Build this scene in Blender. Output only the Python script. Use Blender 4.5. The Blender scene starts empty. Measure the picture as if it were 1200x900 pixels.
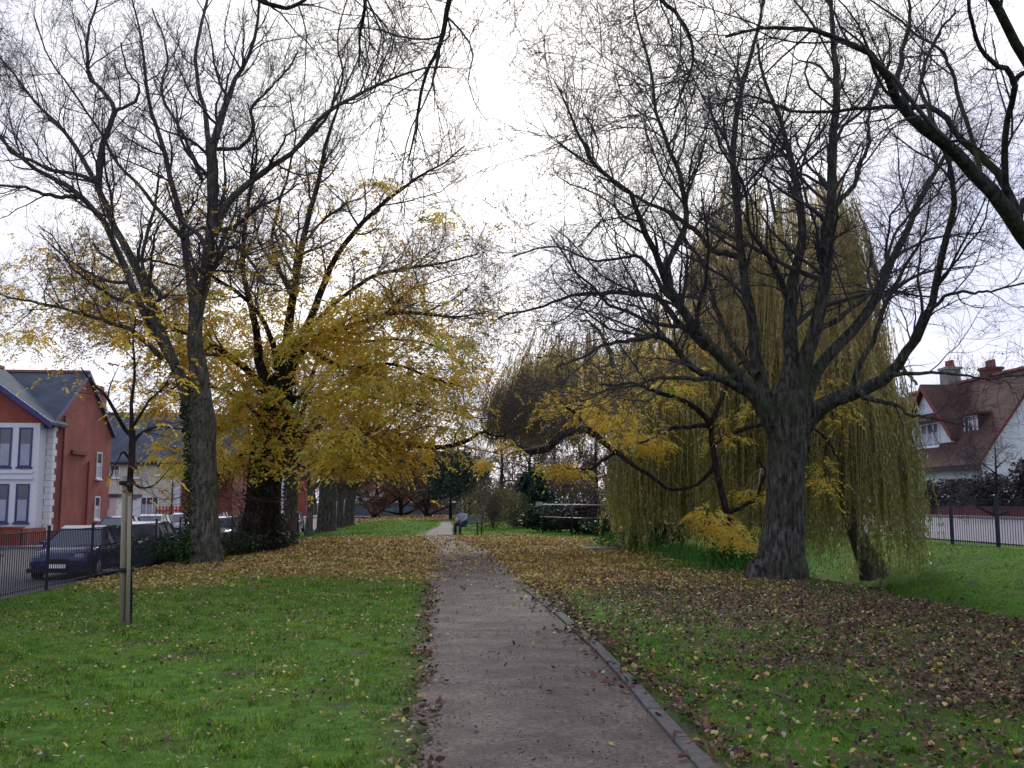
import bpy, math, numpy as np
from mathutils import Vector, Matrix
PI = math.pi
rng = np.random.default_rng(7)
scene = bpy.context.scene
COL = scene.collection

# ------------------------------------------------------------------ camera
F = 1170.0
YAW = math.radians(4.16)
PITCH = math.atan(138 / F)
EYE = np.array([0.0, 0.0, 1.6])
cam_data = bpy.data.cameras.new("camera")
cam_data.sensor_width = 36.0
cam_data.lens = 36.0 * F / 1200.0
cam_data.clip_start = 0.1
cam_data.clip_end = 6000.0
cam = bpy.data.objects.new("camera", cam_data)
COL.objects.link(cam)
cam.location = EYE
cam.rotation_euler = (PI / 2 + PITCH, 0, -YAW)
scene.camera = cam
RM = np.array(cam.rotation_euler.to_matrix())
FWD = np.array([math.sin(YAW), math.cos(YAW), 0.0])


def ray(px, py):
    return RM @ np.array([(px - 600) / F, -(py - 450) / F, -1.0])


def at(px, py, d):            # point at horizontal forward distance d
    r = ray(px, py)
    return EYE + r * (d / float(r @ FWD))


def at_y(px, py, Y):
    r = ray(px, py)
    return EYE + r * (Y / r[1])


def at_x(px, py, X):
    r = ray(px, py)
    return EYE + r * (X / r[0])


def at_z(px, py, z=0.0):
    r = ray(px, py)
    return EYE + r * ((z - EYE[2]) / r[2])


# ------------------------------------------------------------------ basic tools
def S(t):
    t = np.clip(t, 0, 1)
    return t * t * (3 - 2 * t)


def lump(x, y, s=1.0, seed=0.0):
    return (np.sin(x * 1.7 * s + seed) * np.cos(y * 1.3 * s + 1.3 * seed) + 0.5 * np.sin(x * 3.1 * s + y * 2.3 * s + seed * 2.1)
            + 0.5 * np.cos(y * 4.3 * s - x * 1.9 * s + seed)) / 2


def terrain(x, y):
    x = np.asarray(x, float)
    y = np.asarray(y, float)
    z = -0.27 * S((-x - 3.5) / 4.5)
    z = z - 0.33 * S((-x - 8.5) / 0.4)
    open_ = S((y + 30) / 20) * (1 - S((y - 78) / 25))
    d = -1.25 * S((x - 7.6) / 2.4) + 1.47 * S((x - 11.6) / 5.2)
    z = z + d * open_ + (0.22 * S((x - 7.6) / 9)) * (1 - open_)
    z = z + 0.6 * S((x - 18) / 9)
    bump = 0.035 * lump(x, y, 0.9, 2.0) + 0.02 * lump(x, y, 2.3, 5.0)
    fade = S((np.abs(x - 0.85) - 1.3) / 1.5) * (1 - S((-x - 7.6) / 0.8)) * (1 - S((x - 17) / 2))
    return z + bump * fade


def link(o, parent=None):
    COL.objects.link(o)
    if parent is not None:
        o.parent = parent
    return o


def tag(o, label=None, cat=None, group=None, kind=None):
    if label: o["label"] = label
    if cat: o["category"] = cat
    if group: o["group"] = group
    if kind: o["kind"] = kind
    return o


def thing(name, label, cat, loc=(0, 0, 0), rz=0.0, group=None):
    o = bpy.data.objects.new(name, None)
    link(o)
    o.location = tuple(float(v) for v in loc)
    o.rotation_euler = (0, 0, rz)
    return tag(o, label, cat, group)


def np_obj(name, V, Fc, mat, parent=None, smooth=False, tint=None):
    V = np.asarray(V, np.float32).reshape(-1, 3)
    Fc = np.asarray(Fc, np.int32)
    m = bpy.data.meshes.new(name)
    k = Fc.shape[1]
    m.vertices.add(len(V))
    m.vertices.foreach_set("co", V.ravel())
    m.loops.add(Fc.size)
    m.loops.foreach_set("vertex_index", Fc.ravel())
    m.polygons.add(len(Fc))
    m.polygons.foreach_set("loop_start", np.arange(0, Fc.size, k, dtype=np.int32))
    m.polygons.foreach_set("loop_total", np.full(len(Fc), k, np.int32))
    m.polygons.foreach_set("use_smooth", np.full(len(Fc), smooth, bool))
    m.update(calc_edges=True)
    if tint is not None:
        a = m.attributes.new("tint", "FLOAT", "FACE")
        a.data.foreach_set("value", np.asarray(tint, np.float32))
    m.materials.append(mat)
    o = bpy.data.objects.new(name, m)
    return link(o, parent)


class MB:
    def __init__(s):
        s.v, s.f = [], []

    def add(s, vs, fs):
        b = len(s.v)
        s.v += [tuple(float(c) for c in p) for p in vs]
        s.f += [tuple(i + b for i in f) for f in fs]
        return s

    def box(s, x0, x1, y0, y1, z0, z1):
        if x0 > x1: x0, x1 = x1, x0
        if y0 > y1: y0, y1 = y1, y0
        vs = [(x, y, z) for z in (z0, z1) for y in (y0, y1) for x in (x0, x1)]
        return s.add(vs, [(0, 2, 3, 1), (4, 5, 7, 6), (0, 1, 5, 4), (2, 6, 7, 3), (0, 4, 6, 2), (1, 3, 7, 5)])

    def quad(s, a, b, c, d):
        return s.add([a, b, c, d], [(0, 1, 2, 3)])

    def slab(s, pts, t):      # polygon pts (3D, coplanar) thickened along t vector
        n = len(pts)
        t = np.array(t, float)
        vs = [tuple(p) for p in pts] + [tuple(np.array(p) + t) for p in pts]
        fs = [tuple(range(n))[::-1], tuple(range(n, 2 * n))]
        fs += [(i, (i + 1) % n, (i + 1) % n + n, i + n) for i in range(n)]
        return s.add(vs, fs)

    def tube(s, a, b, r0, r1=None, n=8):
        r1 = r0 if r1 is None else r1
        a, b = Vector(a), Vector(b)
        d = (b - a).normalized()
        u = d.orthogonal().normalized()
        w = d.cross(u)
        vs = []
        for p, r in ((a, r0), (b, r1)):
            for i in range(n):
                t = 2 * PI * i / n
                vs.append(p + u * (r * math.cos(t)) + w * (r * math.sin(t)))
        fs = [(i, (i + 1) % n, (i + 1) % n + n, i + n) for i in range(n)]
        fs += [tuple(range(n))[::-1], tuple(range(n, 2 * n))]
        return s.add(vs, fs)

    def rot(s, rz, c=(0, 0, 0)):
        ca, sa = math.cos(rz), math.sin(rz)
        s.v = [(c[0] + x * ca - y * sa, c[1] + x * sa + y * ca, c[2] + z) for x, y, z in s.v]
        return s

    def build(s, name, mat, parent=None, smooth=False, bevel=0.0):
        m = bpy.data.meshes.new(name)
        m.from_pydata(s.v, [], s.f)
        m.materials.append(mat)
        if smooth:
            m.polygons.foreach_set("use_smooth", [True] * len(m.polygons))
        m.update()
        import bmesh
        bm = bmesh.new(); bm.from_mesh(m)
        bmesh.ops.recalc_face_normals(bm, faces=bm.faces)
        if bevel:
            bmesh.ops.bevel(bm, geom=bm.edges[:], offset=bevel, segments=1, affect='EDGES')
        bm.to_mesh(m); bm.free()
        o = bpy.data.objects.new(name, m)
        return link(o, parent)


# ------------------------------------------------------------------ materials
def mat_new(name):
    m = bpy.data.materials.new(name)
    m.use_nodes = True
    nt = m.node_tree
    return m, nt, nt.nodes["Principled BSDF"]


def nd(nt, t, **kw):
    n = nt.nodes.new(t)
    for k, v in kw.items():
        if k in n.inputs: n.inputs[k].default_value = v
        else: setattr(n, k, v)
    return n


def ramp(nt, stops, fac=None):
    r = nt.nodes.new("ShaderNodeValToRGB")
    e = r.color_ramp.elements
    while len(e) < len(stops): e.new(0.5)
    for el, (p, c) in zip(e, stops):
        el.position = p
        el.color = (c[0], c[1], c[2], 1)
    if fac is not None: nt.links.new(fac, r.inputs[0])
    return r


def coords(nt, scale=(1, 1, 1)):
    g = nt.nodes.new("ShaderNodeTexCoord")
    mp = nt.nodes.new("ShaderNodeMapping")
    mp.inputs["Scale"].default_value = scale
    nt.links.new(g.outputs["Object"], mp.inputs[0])
    return mp.outputs[0]


def mottled(name, stops, scale=3.0, detail=6.0, rough=0.85, bump=0.0, stretch=(1, 1, 1), bscale=None, metallic=0.0, spec=0.3):
    m, nt, b = mat_new(name)
    co = coords(nt, stretch)
    n = nd(nt, "ShaderNodeTexNoise", Scale=scale, Detail=detail, Roughness=0.6)
    nt.links.new(co, n.inputs["Vector"])
    r = ramp(nt, stops, n.outputs["Fac"])
    nt.links.new(r.outputs[0], b.inputs["Base Color"])
    b.inputs["Roughness"].default_value = rough
    b.inputs["Metallic"].default_value = metallic
    b.inputs["Specular IOR Level"].default_value = spec
    if bump:
        n2 = nd(nt, "ShaderNodeTexNoise", Scale=bscale or scale * 4, Detail=6.0)
        nt.links.new(co, n2.inputs["Vector"])
        bp = nd(nt, "ShaderNodeBump", Strength=bump, Distance=0.05)
        nt.links.new(n2.outputs["Fac"], bp.inputs["Height"])
        nt.links.new(bp.outputs[0], b.inputs["Normal"])
    return m


def plain(name, c, rough=0.6, metallic=0.0, var=0.12, scale=4.0, spec=0.4):
    lo = tuple(v * (1 - var) for v in c)
    hi = tuple(min(1, v * (1 + var)) for v in c)
    return mottled(name, [(0.3, lo), (0.7, hi)], scale, 4.0, rough, metallic=metallic, spec=spec)


def bark(name, dark, mid, light, green=None, moss=0.0):
    m, nt, b = mat_new(name)
    co = coords(nt, (1, 1, 0.26))
    n = nd(nt, "ShaderNodeTexNoise", Scale=14.0, Detail=7.0, Roughness=0.65)
    nt.links.new(co, n.inputs["Vector"])
    r = ramp(nt, [(0.38, dark), (0.5, mid), (0.63, light)], n.outputs["Fac"])
    out = r.outputs[0]
    n3 = nd(nt, "ShaderNodeTexNoise", Scale=1.3, Detail=4.0)
    nt.links.new(coords(nt), n3.inputs["Vector"])
    if green:
        mx = nd(nt, "ShaderNodeMix", data_type='RGBA')
        rr = ramp(nt, [(0.42, (0, 0, 0)), (0.62, (moss, moss, moss))], n3.outputs["Fac"])
        nt.links.new(rr.outputs[0], mx.inputs[0])
        nt.links.new(out, mx.inputs[6])
        mx.inputs[7].default_value = (*green, 1)
        out = mx.outputs[2]
    nt.links.new(out, b.inputs["Base Color"])
    b.inputs["Roughness"].default_value = 0.95
    b.inputs["Specular IOR Level"].default_value = 0.15
    v = nd(nt, "ShaderNodeTexVoronoi", Scale=9.0, feature='DISTANCE_TO_EDGE')
    nt.links.new(co, v.inputs["Vector"])
    ad = nd(nt, "ShaderNodeMath", operation='ADD')
    nt.links.new(n.outputs["Fac"], ad.inputs[0]); nt.links.new(v.outputs[0], ad.inputs[1])
    bp = nd(nt, "ShaderNodeBump", Strength=1.0, Distance=0.11)
    nt.links.new(ad.outputs[0], bp.inputs["Height"])
    nt.links.new(bp.outputs[0], b.inputs["Normal"])
    return m


def leafy(name, stops, trans=0.35, rough=0.6):
    m, nt, b = mat_new(name)
    a = nt.nodes.new("ShaderNodeAttribute"); a.attribute_name = "tint"
    r = ramp(nt, stops, a.outputs["Fac"])
    nt.links.new(r.outputs[0], b.inputs["Base Color"])
    b.inputs["Roughness"].default_value = rough
    b.inputs["Specular IOR Level"].default_value = 0.25
    if trans:
        t = nt.nodes.new("ShaderNodeBsdfTranslucent")
        nt.links.new(r.outputs[0], t.inputs[0])
        mx = nt.nodes.new("ShaderNodeMixShader"); mx.inputs[0].default_value = trans
        nt.links.new(b.outputs[0], mx.inputs[1]); nt.links.new(t.outputs[0], mx.inputs[2])
        nt.links.new(mx.outputs[0], nt.nodes["Material Output"].inputs[0])
    return m


def brick(name, c1, c2, mortar, scale=1.0):
    m, nt, b = mat_new(name)
    g = nt.nodes.new("ShaderNodeTexCoord")
    sep = nt.nodes.new("ShaderNodeSeparateXYZ")
    nt.links.new(g.outputs["Object"], sep.inputs[0])
    ad = nd(nt, "ShaderNodeMath", operation='ADD')
    nt.links.new(sep.outputs[0], ad.inputs[0]); nt.links.new(sep.outputs[1], ad.inputs[1])
    cb = nt.nodes.new("ShaderNodeCombineXYZ")
    nt.links.new(ad.outputs[0], cb.inputs[0]); nt.links.new(sep.outputs[2], cb.inputs[1])
    bt = nt.nodes.new("ShaderNodeTexBrick")
    nt.links.new(cb.outputs[0], bt.inputs["Vector"])
    bt.inputs["Color1"].default_value = (*c1, 1); bt.inputs["Color2"].default_value = (*c2, 1)
    bt.inputs["Mortar"].default_value = (*mortar, 1)
    bt.inputs["Scale"].default_value = scale
    bt.inputs["Brick Width"].default_value = 0.23; bt.inputs["Row Height"].default_value = 0.075
    bt.inputs["Mortar Size"].default_value = 0.008
    n = nd(nt, "ShaderNodeTexNoise", Scale=0.9, Detail=5.0)
    nt.links.new(g.outputs["Object"], n.inputs["Vector"])
    r = ramp(nt, [(0.3, (0.72, 0.72, 0.75)), (0.7, (1.15, 1.1, 1.05))], n.outputs["Fac"])
    mx = nd(nt, "ShaderNodeMix", data_type='RGBA', blend_type='MULTIPLY')
    mx.inputs[0].default_value = 1.0
    nt.links.new(bt.outputs[0], mx.inputs[6]); nt.links.new(r.outputs[0], mx.inputs[7])
    nt.links.new(mx.outputs[2], b.inputs["Base Color"])
    b.inputs["Roughness"].default_value = 0.9
    return m


def tiles(name, c1, c2, row=0.2, wid=0.28, moss=None):
    m, nt, b = mat_new(name)
    g = nt.nodes.new("ShaderNodeTexCoord")
    sep = nt.nodes.new("ShaderNodeSeparateXYZ")
    nt.links.new(g.outputs["Object"], sep.inputs[0])
    ad = nd(nt, "ShaderNodeMath", operation='ADD')
    nt.links.new(sep.outputs[0], ad.inputs[0]); nt.links.new(sep.outputs[1], ad.inputs[1])
    cb = nt.nodes.new("ShaderNodeCombineXYZ")
    nt.links.new(ad.outputs[0], cb.inputs[0]); nt.links.new(sep.outputs[2], cb.inputs[1])
    bt = nt.nodes.new("ShaderNodeTexBrick")
    nt.links.new(cb.outputs[0], bt.inputs["Vector"])
    bt.inputs["Color1"].default_value = (*c1, 1); bt.inputs["Color2"].default_value = (*c2, 1)
    bt.inputs["Mortar"].default_value = (c1[0] * .5, c1[1] * .5, c1[2] * .5, 1)
    bt.inputs["Brick Width"].default_value = wid; bt.inputs["Row Height"].default_value = row
    bt.inputs["Mortar Size"].default_value = 0.012
    out = bt.outputs[0]
    n = nd(nt, "ShaderNodeTexNoise", Scale=1.1, Detail=6.0)
    nt.links.new(g.outputs["Object"], n.inputs["Vector"])
    r = ramp(nt, [(0.35, (0.75, 0.75, 0.75)), (0.65, moss or (1.1, 1.1, 1.1))], n.outputs["Fac"])
    mx = nd(nt, "ShaderNodeMix", data_type='RGBA', blend_type='MULTIPLY')
    mx.inputs[0].default_value = 1.0
    nt.links.new(out, mx.inputs[6]); nt.links.new(r.outputs[0], mx.inputs[7])
    nt.links.new(mx.outputs[2], b.inputs["Base Color"])
    b.inputs["Roughness"].default_value = 0.9
    b.inputs["Specular IOR Level"].default_value = 0.12
    return m


M = {}
M["bark_grey"] = bark("bark_grey", (0.022, 0.02, 0.019), (0.075, 0.066, 0.056), (0.17, 0.15, 0.125), (0.055, 0.065, 0.03), 0.6)
M["bark_pale"] = bark("bark_pale", (0.05, 0.043, 0.034), (0.13, 0.115, 0.09), (0.24, 0.21, 0.17), (0.08, 0.085, 0.04), 0.5)
M["bark_dark"] = bark("bark_dark", (0.012, 0.010, 0.009), (0.035, 0.026, 0.022), (0.075, 0.05, 0.04))
M["bark_moss"] = bark("bark_moss", (0.015, 0.014, 0.016), (0.04, 0.037, 0.036), (0.085, 0.078, 0.07), (0.05, 0.065, 0.02), 0.7)
M["twig"] = plain("twig", (0.058, 0.05, 0.055), 0.9)
M["twig_brown"] = plain("twig_brown", (0.09, 0.075, 0.068), 0.9)
M["willow_stem"] = plain("willow_stem", (0.34, 0.27, 0.09), 0.8)
M["twig_pale"] = plain("twig_pale", (0.12, 0.10, 0.085), 0.9)
M["yellow"] = leafy("autumn_leaf_yellow", [(0, (0.24, 0.12, 0.02)), (0.22, (0.50, 0.29, 0.03)), (0.55, (0.72, 0.50, 0.06)), (0.85, (0.76, 0.62, 0.13)), (1, (0.38, 0.42, 0.07))], 0.55)
M["ochre"] = leafy("autumn_leaf_ochre", [(0, (0.16, 0.09, 0.035)), (0.4, (0.36, 0.22, 0.06)), (0.8, (0.50, 0.34, 0.10)), (1, (0.28, 0.24, 0.1))], 0.4)
M["russet"] = leafy("autumn_leaf_russet", [(0, (0.07, 0.035, 0.022)), (0.5, (0.14, 0.075, 0.04)), (1, (0.20, 0.13, 0.06))], 0.3)
M["willow"] = leafy("willow_leaf_gold", [(0, (0.42, 0.36, 0.16)), (0.4, (0.70, 0.58, 0.30)), (0.8, (0.84, 0.71, 0.42)), (1, (0.56, 0.56, 0.26))], 0.65)
M["willow_green"] = leafy("willow_leaf_olive", [(0, (0.10, 0.14, 0.03)), (0.5, (0.27, 0.31, 0.08)), (1, (0.50, 0.46, 0.15))], 0.6)
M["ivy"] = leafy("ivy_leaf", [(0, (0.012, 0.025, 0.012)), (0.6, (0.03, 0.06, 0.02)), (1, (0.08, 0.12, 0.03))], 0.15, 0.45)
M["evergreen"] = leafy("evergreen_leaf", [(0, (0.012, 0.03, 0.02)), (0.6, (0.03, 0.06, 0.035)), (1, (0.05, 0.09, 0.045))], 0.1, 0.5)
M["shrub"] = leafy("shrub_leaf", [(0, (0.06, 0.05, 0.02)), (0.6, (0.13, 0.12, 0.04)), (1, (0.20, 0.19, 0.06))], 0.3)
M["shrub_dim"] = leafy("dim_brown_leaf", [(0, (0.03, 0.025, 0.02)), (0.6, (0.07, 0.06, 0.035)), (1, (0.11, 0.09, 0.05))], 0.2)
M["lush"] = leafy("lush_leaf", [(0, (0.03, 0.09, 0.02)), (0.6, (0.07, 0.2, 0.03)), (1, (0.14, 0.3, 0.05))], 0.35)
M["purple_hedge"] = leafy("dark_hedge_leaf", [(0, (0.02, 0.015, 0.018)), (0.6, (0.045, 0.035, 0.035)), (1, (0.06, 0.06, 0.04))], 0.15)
M["grass_blade"] = leafy("grass_blade", [(0, (0.03, 0.06, 0.006)), (0.35, (0.075, 0.165, 0.010)), (0.65, (0.14, 0.27, 0.020)), (0.92, (0.27, 0.40, 0.05)), (1, (0.30, 0.28, 0.12))], 0.35, 0.5)
M["litter"] = leafy("fallen_leaf", [(0, (0.05, 0.028, 0.022)), (0.22, (0.14, 0.068, 0.045)), (0.4, (0.20, 0.11, 0.065)), (0.55, (0.38, 0.235, 0.07)), (0.75, (0.56, 0.38, 0.10)), (0.92, (0.64, 0.50, 0.16)), (1, (0.38, 0.33, 0.22))], 0.15, 0.6)
M["brick"] = brick("red_brick", (0.26, 0.052, 0.033), (0.34, 0.075, 0.045), (0.26, 0.12, 0.09))
M["brick_dark"] = brick("dark_red_brick", (0.17, 0.03, 0.03), (0.22, 0.045, 0.04), (0.17, 0.1, 0.09))
M["slate"] = tiles("slate", (0.085, 0.10, 0.125), (0.115, 0.13, 0.155))
M["red_tile"] = tiles("red_roof_tile", (0.080, 0.043, 0.040), (0.12, 0.066, 0.058), moss=(1.1, 1.15, 1.0))
M["white"] = plain("white_paint", (0.78, 0.78, 0.78), 0.5, var=0.05)
M["render"] = mottled("white_render", [(0.3, (0.62, 0.63, 0.64)), (0.7, (0.78, 0.79, 0.8))], 2.0, rough=0.9, bump=0.2, bscale=30)
M["cream"] = mottled("cream_render", [(0.3, (0.55, 0.50, 0.38)), (0.7, (0.72, 0.67, 0.53))], 3.0, rough=0.9, bump=0.2, bscale=30)
M["glass"] = plain("window_glass", (0.05, 0.06, 0.075), 0.08, spec=0.9)
M["curtain"] = plain("net_curtain", (0.42, 0.42, 0.5), 0.8)
M["black_metal"] = plain("black_painted_metal", (0.012, 0.012, 0.02), 0.4, 0.0)
M["blue_metal"] = plain("dark_blue_painted_metal", (0.015, 0.02, 0.045), 0.4)
M["green_metal"] = plain("green_painted_metal", (0.03, 0.075, 0.055), 0.5)
M["barge"] = plain("violet_blue_paint", (0.06, 0.055, 0.17), 0.5)
M["ridge"] = plain("ridge_tile_red", (0.27, 0.10, 0.08), 0.8)
M["wood_pale"] = mottled("weathered_timber", [(0.3, (0.25, 0.20, 0.14)), (0.7, (0.42, 0.36, 0.27))], 6, rough=0.85, stretch=(1, 1, 0.1), bump=0.3)
M["wood_grey"] = mottled("grey_bench_timber", [(0.3, (0.10, 0.11, 0.095)), (0.7, (0.20, 0.22, 0.19))], 6, rough=0.8)
M["rubber"] = plain("black_rubber", (0.015, 0.015, 0.016), 0.85)
M["stone"] = mottled("worn_stone", [(0.3, (0.16, 0.15, 0.13)), (0.7, (0.34, 0.31, 0.26))], 5, bump=0.5)
M["far_wall"] = mottled("grey_blue_wall_stone", [(0.3, (0.10, 0.11, 0.14)), (0.7, (0.16, 0.17, 0.20))], 1.5, bump=0.3)
M["asphalt"] = mottled("road_asphalt", [(0.3, (0.05, 0.05, 0.058)), (0.7, (0.075, 0.075, 0.085))], 8, bump=0.3, bscale=80, rough=0.8)
M["road_pale"] = mottled("pale_worn_road", [(0.3, (0.09, 0.085, 0.11)), (0.7, (0.13, 0.12, 0.155))], 2, bump=0.2, bscale=60, rough=0.7)
M["paving"] = mottled("pavement_slabs", [(0.3, (0.17, 0.16, 0.16)), (0.7, (0.27, 0.26, 0.25))], 3, bump=0.2, rough=0.85)
M["kerbstone"] = mottled("kerb_concrete", [(0.3, (0.062, 0.055, 0.052)), (0.7, (0.125, 0.114, 0.108))], 9, bump=0.5, bscale=60, rough=0.9)
M["rail_white"] = plain("galvanised_rail", (0.32, 0.32, 0.35), 0.5)
M["orange_red"] = plain("orange_red_paint", (0.42, 0.08, 0.03), 0.6)

# ------------------------------------------------------------------ world, sun
w = bpy.data.worlds.new("World")
scene.world = w
w.use_nodes = True
nt = w.node_tree
for n in list(nt.nodes): nt.nodes.remove(n)
out = nt.nodes.new("ShaderNodeOutputWorld")
sky = nt.nodes.new("ShaderNodeTexSky")
sky.sky_type = 'NISHITA'
sky.sun_disc = False
SUN_EL, SUN_AZ = math.radians(30), math.radians(5)
sky.sun_elevation = SUN_EL
sky.sun_rotation = SUN_AZ
bg1 = nt.nodes.new("ShaderNodeBackground"); bg1.inputs[1].default_value = 0.12
nt.links.new(sky.outputs[0], bg1.inputs[0])
tc = nt.nodes.new("ShaderNodeTexCoord")
mp = nt.nodes.new("ShaderNodeMapping"); mp.inputs["Scale"].default_value = (1, 1, 2.2); mp.inputs["Location"].default_value = (0.3, 0.1, 0.4)
nt.links.new(tc.outputs["Generated"], mp.inputs[0])
n1 = nd(nt, "ShaderNodeTexNoise", Scale=2.2, Detail=5.0, Roughness=0.5)
nt.links.new(mp.outputs[0], n1.inputs["Vector"])
dp = nd(nt, "ShaderNodeVectorMath", operation='DOT_PRODUCT')
nt.links.new(tc.outputs["Generated"], dp.inputs[0])
dp.inputs[1].default_value = (math.sin(SUN_AZ) * math.cos(SUN_EL), math.cos(SUN_AZ) * math.cos(SUN_EL), math.sin(SUN_EL))
mr = nd(nt, "ShaderNodeMapRange"); mr.inputs[1].default_value = 0.80; mr.inputs[2].default_value = 1.0; mr.inputs[3].default_value = -0.10; mr.inputs[4].default_value = 0.30
nt.links.new(dp.outputs["Value"], mr.inputs[0])
am = nd(nt, "ShaderNodeMath", operation='ADD')
nt.links.new(n1.outputs["Fac"], am.inputs[0]); nt.links.new(mr.outputs[0], am.inputs[1])
cr = ramp(nt, [(0.40, (0.44, 0.49, 0.68)), (0.56, (0.62, 0.62, 0.73)), (0.80, (1.02, 1.0, 0.98))], am.outputs[0])
bg2 = nt.nodes.new("ShaderNodeBackground"); bg2.inputs[1].default_value = 1.05
nt.links.new(cr.outputs[0], bg2.inputs[0])
mxs = nt.nodes.new("ShaderNodeMixShader"); mxs.inputs[0].default_value = 0.93
nt.links.new(bg1.outputs[0], mxs.inputs[1]); nt.links.new(bg2.outputs[0], mxs.inputs[2])
nt.links.new(mxs.outputs[0], out.inputs[0])
sd = bpy.data.lights.new("sun", 'SUN')
sd.energy = 1.5
sd.angle = math.radians(14)
sd.color = (1.0, 0.96, 0.9)
sun = bpy.data.objects.new("sun", sd)
link(sun)
sv = Vector((math.sin(SUN_AZ) * math.cos(SUN_EL), math.cos(SUN_AZ) * math.cos(SUN_EL), math.sin(SUN_EL)))
sun.rotation_euler = sv.to_track_quat('Z', 'Y').to_euler()
scene.view_settings.view_transform = 'Standard'
scene.view_settings.look = 'None'
scene.view_settings.gamma = 1
scene.view_settings.exposure = 0.6
scene.cycles.max_bounces = 5
scene.cycles.transparent_max_bounces = 4
scene.cycles.use_denoising = True


# ------------------------------------------------------------------ ground litter densities (leaves / m2)
def path_center(y):
    y = np.asarray(y, float)
    return 0.80 - 0.85 * S((y - 30) / 18) + 0.6 * S((y - 48) / 25)


def path_half(y):
    return 0.92 - 0.5 * S((np.asarray(y, float) - 34) / 40)


def orange(x, y):
    e = lump(x, y, 0.45, 3.0) * 2.6 + lump(x, y, 1.6, 1.0) * 1.6
    left = S((y - (17.6 + 0.5 * np.maximum(-x - 3, 0)) + e) / 6.5) ** 1.3 * (1 - S((y - 44 + e * 2) / 6)) * (x < 0.9)
    right = S((y - 15.5 + e - 0.0 * x) / 6) * (1 - S((y - 43 + 2 * e) / 6)) * (1 - S((x - 4.8 - 0.10 * (30 - y) * 0 + e * .6) / 2.4)) * (x >= 0.9)
    far = 0.55 * S((y - 84 + 2 * e) / 10)
    return np.clip(left + right + far, 0, 1) * (x > -8.3) * (x < 16)


def brown(x, y):
    e = lump(x, y, 0.6, 9.0) * 2 + lump(x, y, 1.4, 1.0)
    purple = S((x - 2.2 + e * .4) / 1.5) * np.exp(-((y - 15.8 - e) / 2.6) ** 2)
    fg = S((x - 3.2 + e * .5) / 2.2) * (1 - S((y - 13) / 4)) * np.clip(0.5 + 0.5 * e, 0.05, 1)
    under = S((x - 8) / 2) * S((y - 22) / 3) * (1 - S((y - 50) / 10)) * (1 - S((x - 12) / 1.5)) * 0.6
    return np.clip(0.66 * purple + 1.0 * fg + under + 0.26 * S((x - 2) / 1.5) * (y < 24) * (x < 9), 0, 1) * (x < 15)


# ------------------------------------------------------------------ ground sheet
def axis(lo, hi, fine_lo, fine_hi, fs, grow=1.25):
    a = list(np.arange(fine_lo, fine_hi + 1e-6, fs))
    s = fs; v = fine_hi; right = []
    while v < hi:
        s *= grow; v += s; right.append(min(v, hi))
    s = fs; v = fine_lo; left = []
    while v > lo:
        s *= grow; v -= s; left.append(max(v, lo))
    return np.array(left[::-1] + a + right)


gx = axis(-1600, 1600, -11, 20, 0.16)
gy = axis(-1600, 2200, 2, 60, 0.25)
GX, GY = np.meshgrid(gx, gy)
GZ = terrain(GX, GY)
nx, ny = len(gx), len(gy)
idx = np.arange(nx * ny).reshape(ny, nx)
Fc = np.stack([idx[:-1, :-1], idx[:-1, 1:], idx[1:, 1:], idx[1:, :-1]], -1).reshape(-1, 4)
m, nt, b = mat_new("turf_and_soil")
a = nt.nodes.new("ShaderNodeAttribute"); a.attribute_name = "litter"
a2 = nt.nodes.new("ShaderNodeAttribute"); a2.attribute_name = "soil"
g = coords(nt)
n1 = nd(nt, "ShaderNodeTexNoise", Scale=7.0, Detail=8.0, Roughness=0.7)
nt.links.new(g, n1.inputs["Vector"])
r1 = ramp(nt, [(0.3, (0.035, 0.05, 0.010)), (0.5, (0.06, 0.14, 0.014)), (0.72, (0.11, 0.22, 0.025))], n1.outputs["Fac"])
n2 = nd(nt, "ShaderNodeTexNoise", Scale=22.0, Detail=6.0, Roughness=0.75)
nt.links.new(g, n2.inputs["Vector"])
r2 = ramp(nt, [(0.3, (0.09, 0.05, 0.02)), (0.48, (0.28, 0.165, 0.05)), (0.65, (0.48, 0.31, 0.08))], n2.outputs["Fac"])
r3 = ramp(nt, [(0.3, (0.03, 0.022, 0.018)), (0.6, (0.085, 0.06, 0.05))], n2.outputs["Fac"])
mx = nd(nt, "ShaderNodeMix", data_type='RGBA'); nt.links.new(a.outputs["Fac"], mx.inputs[0])
nt.links.new(r1.outputs[0], mx.inputs[6]); nt.links.new(r2.outputs[0], mx.inputs[7])
mx2 = nd(nt, "ShaderNodeMix", data_type='RGBA'); nt.links.new(a2.outputs["Fac"], mx2.inputs[0])
nt.links.new(mx.outputs[2], mx2.inputs[6]); nt.links.new(r3.outputs[0], mx2.inputs[7])
nt.links.new(mx2.outputs[2], b.inputs["Base Color"])
b.inputs["Roughness"].default_value = 0.95
b.inputs["Specular IOR Level"].default_value = 0.1
bp = nd(nt, "ShaderNodeBump", Strength=0.7, Distance=0.04)
nt.links.new(n2.outputs["Fac"], bp.inputs["Height"]); nt.links.new(bp.outputs[0], b.inputs["Normal"])
M["turf"] = m
ground = np_obj("ground", np.stack([GX, GY, GZ], -1), Fc, m, smooth=True)
at1 = ground.data.attributes.new("litter", "FLOAT", "POINT")
at1.data.foreach_set("value", (0.9 * orange(GX, GY) * np.clip(.75 + .6 * lump(GX, GY, 1.7, 4), .3, 1)).astype(np.float32).ravel())
at2 = ground.data.attributes.new("soil", "FLOAT", "POINT")
soil = np.clip(brown(GX, GY) * 0.75, 0, 1)
soil = np.maximum(soil, 0.85 * np.exp(-((GX - 0.8) / 1.12) ** 8) * (GY < 40))
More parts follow.
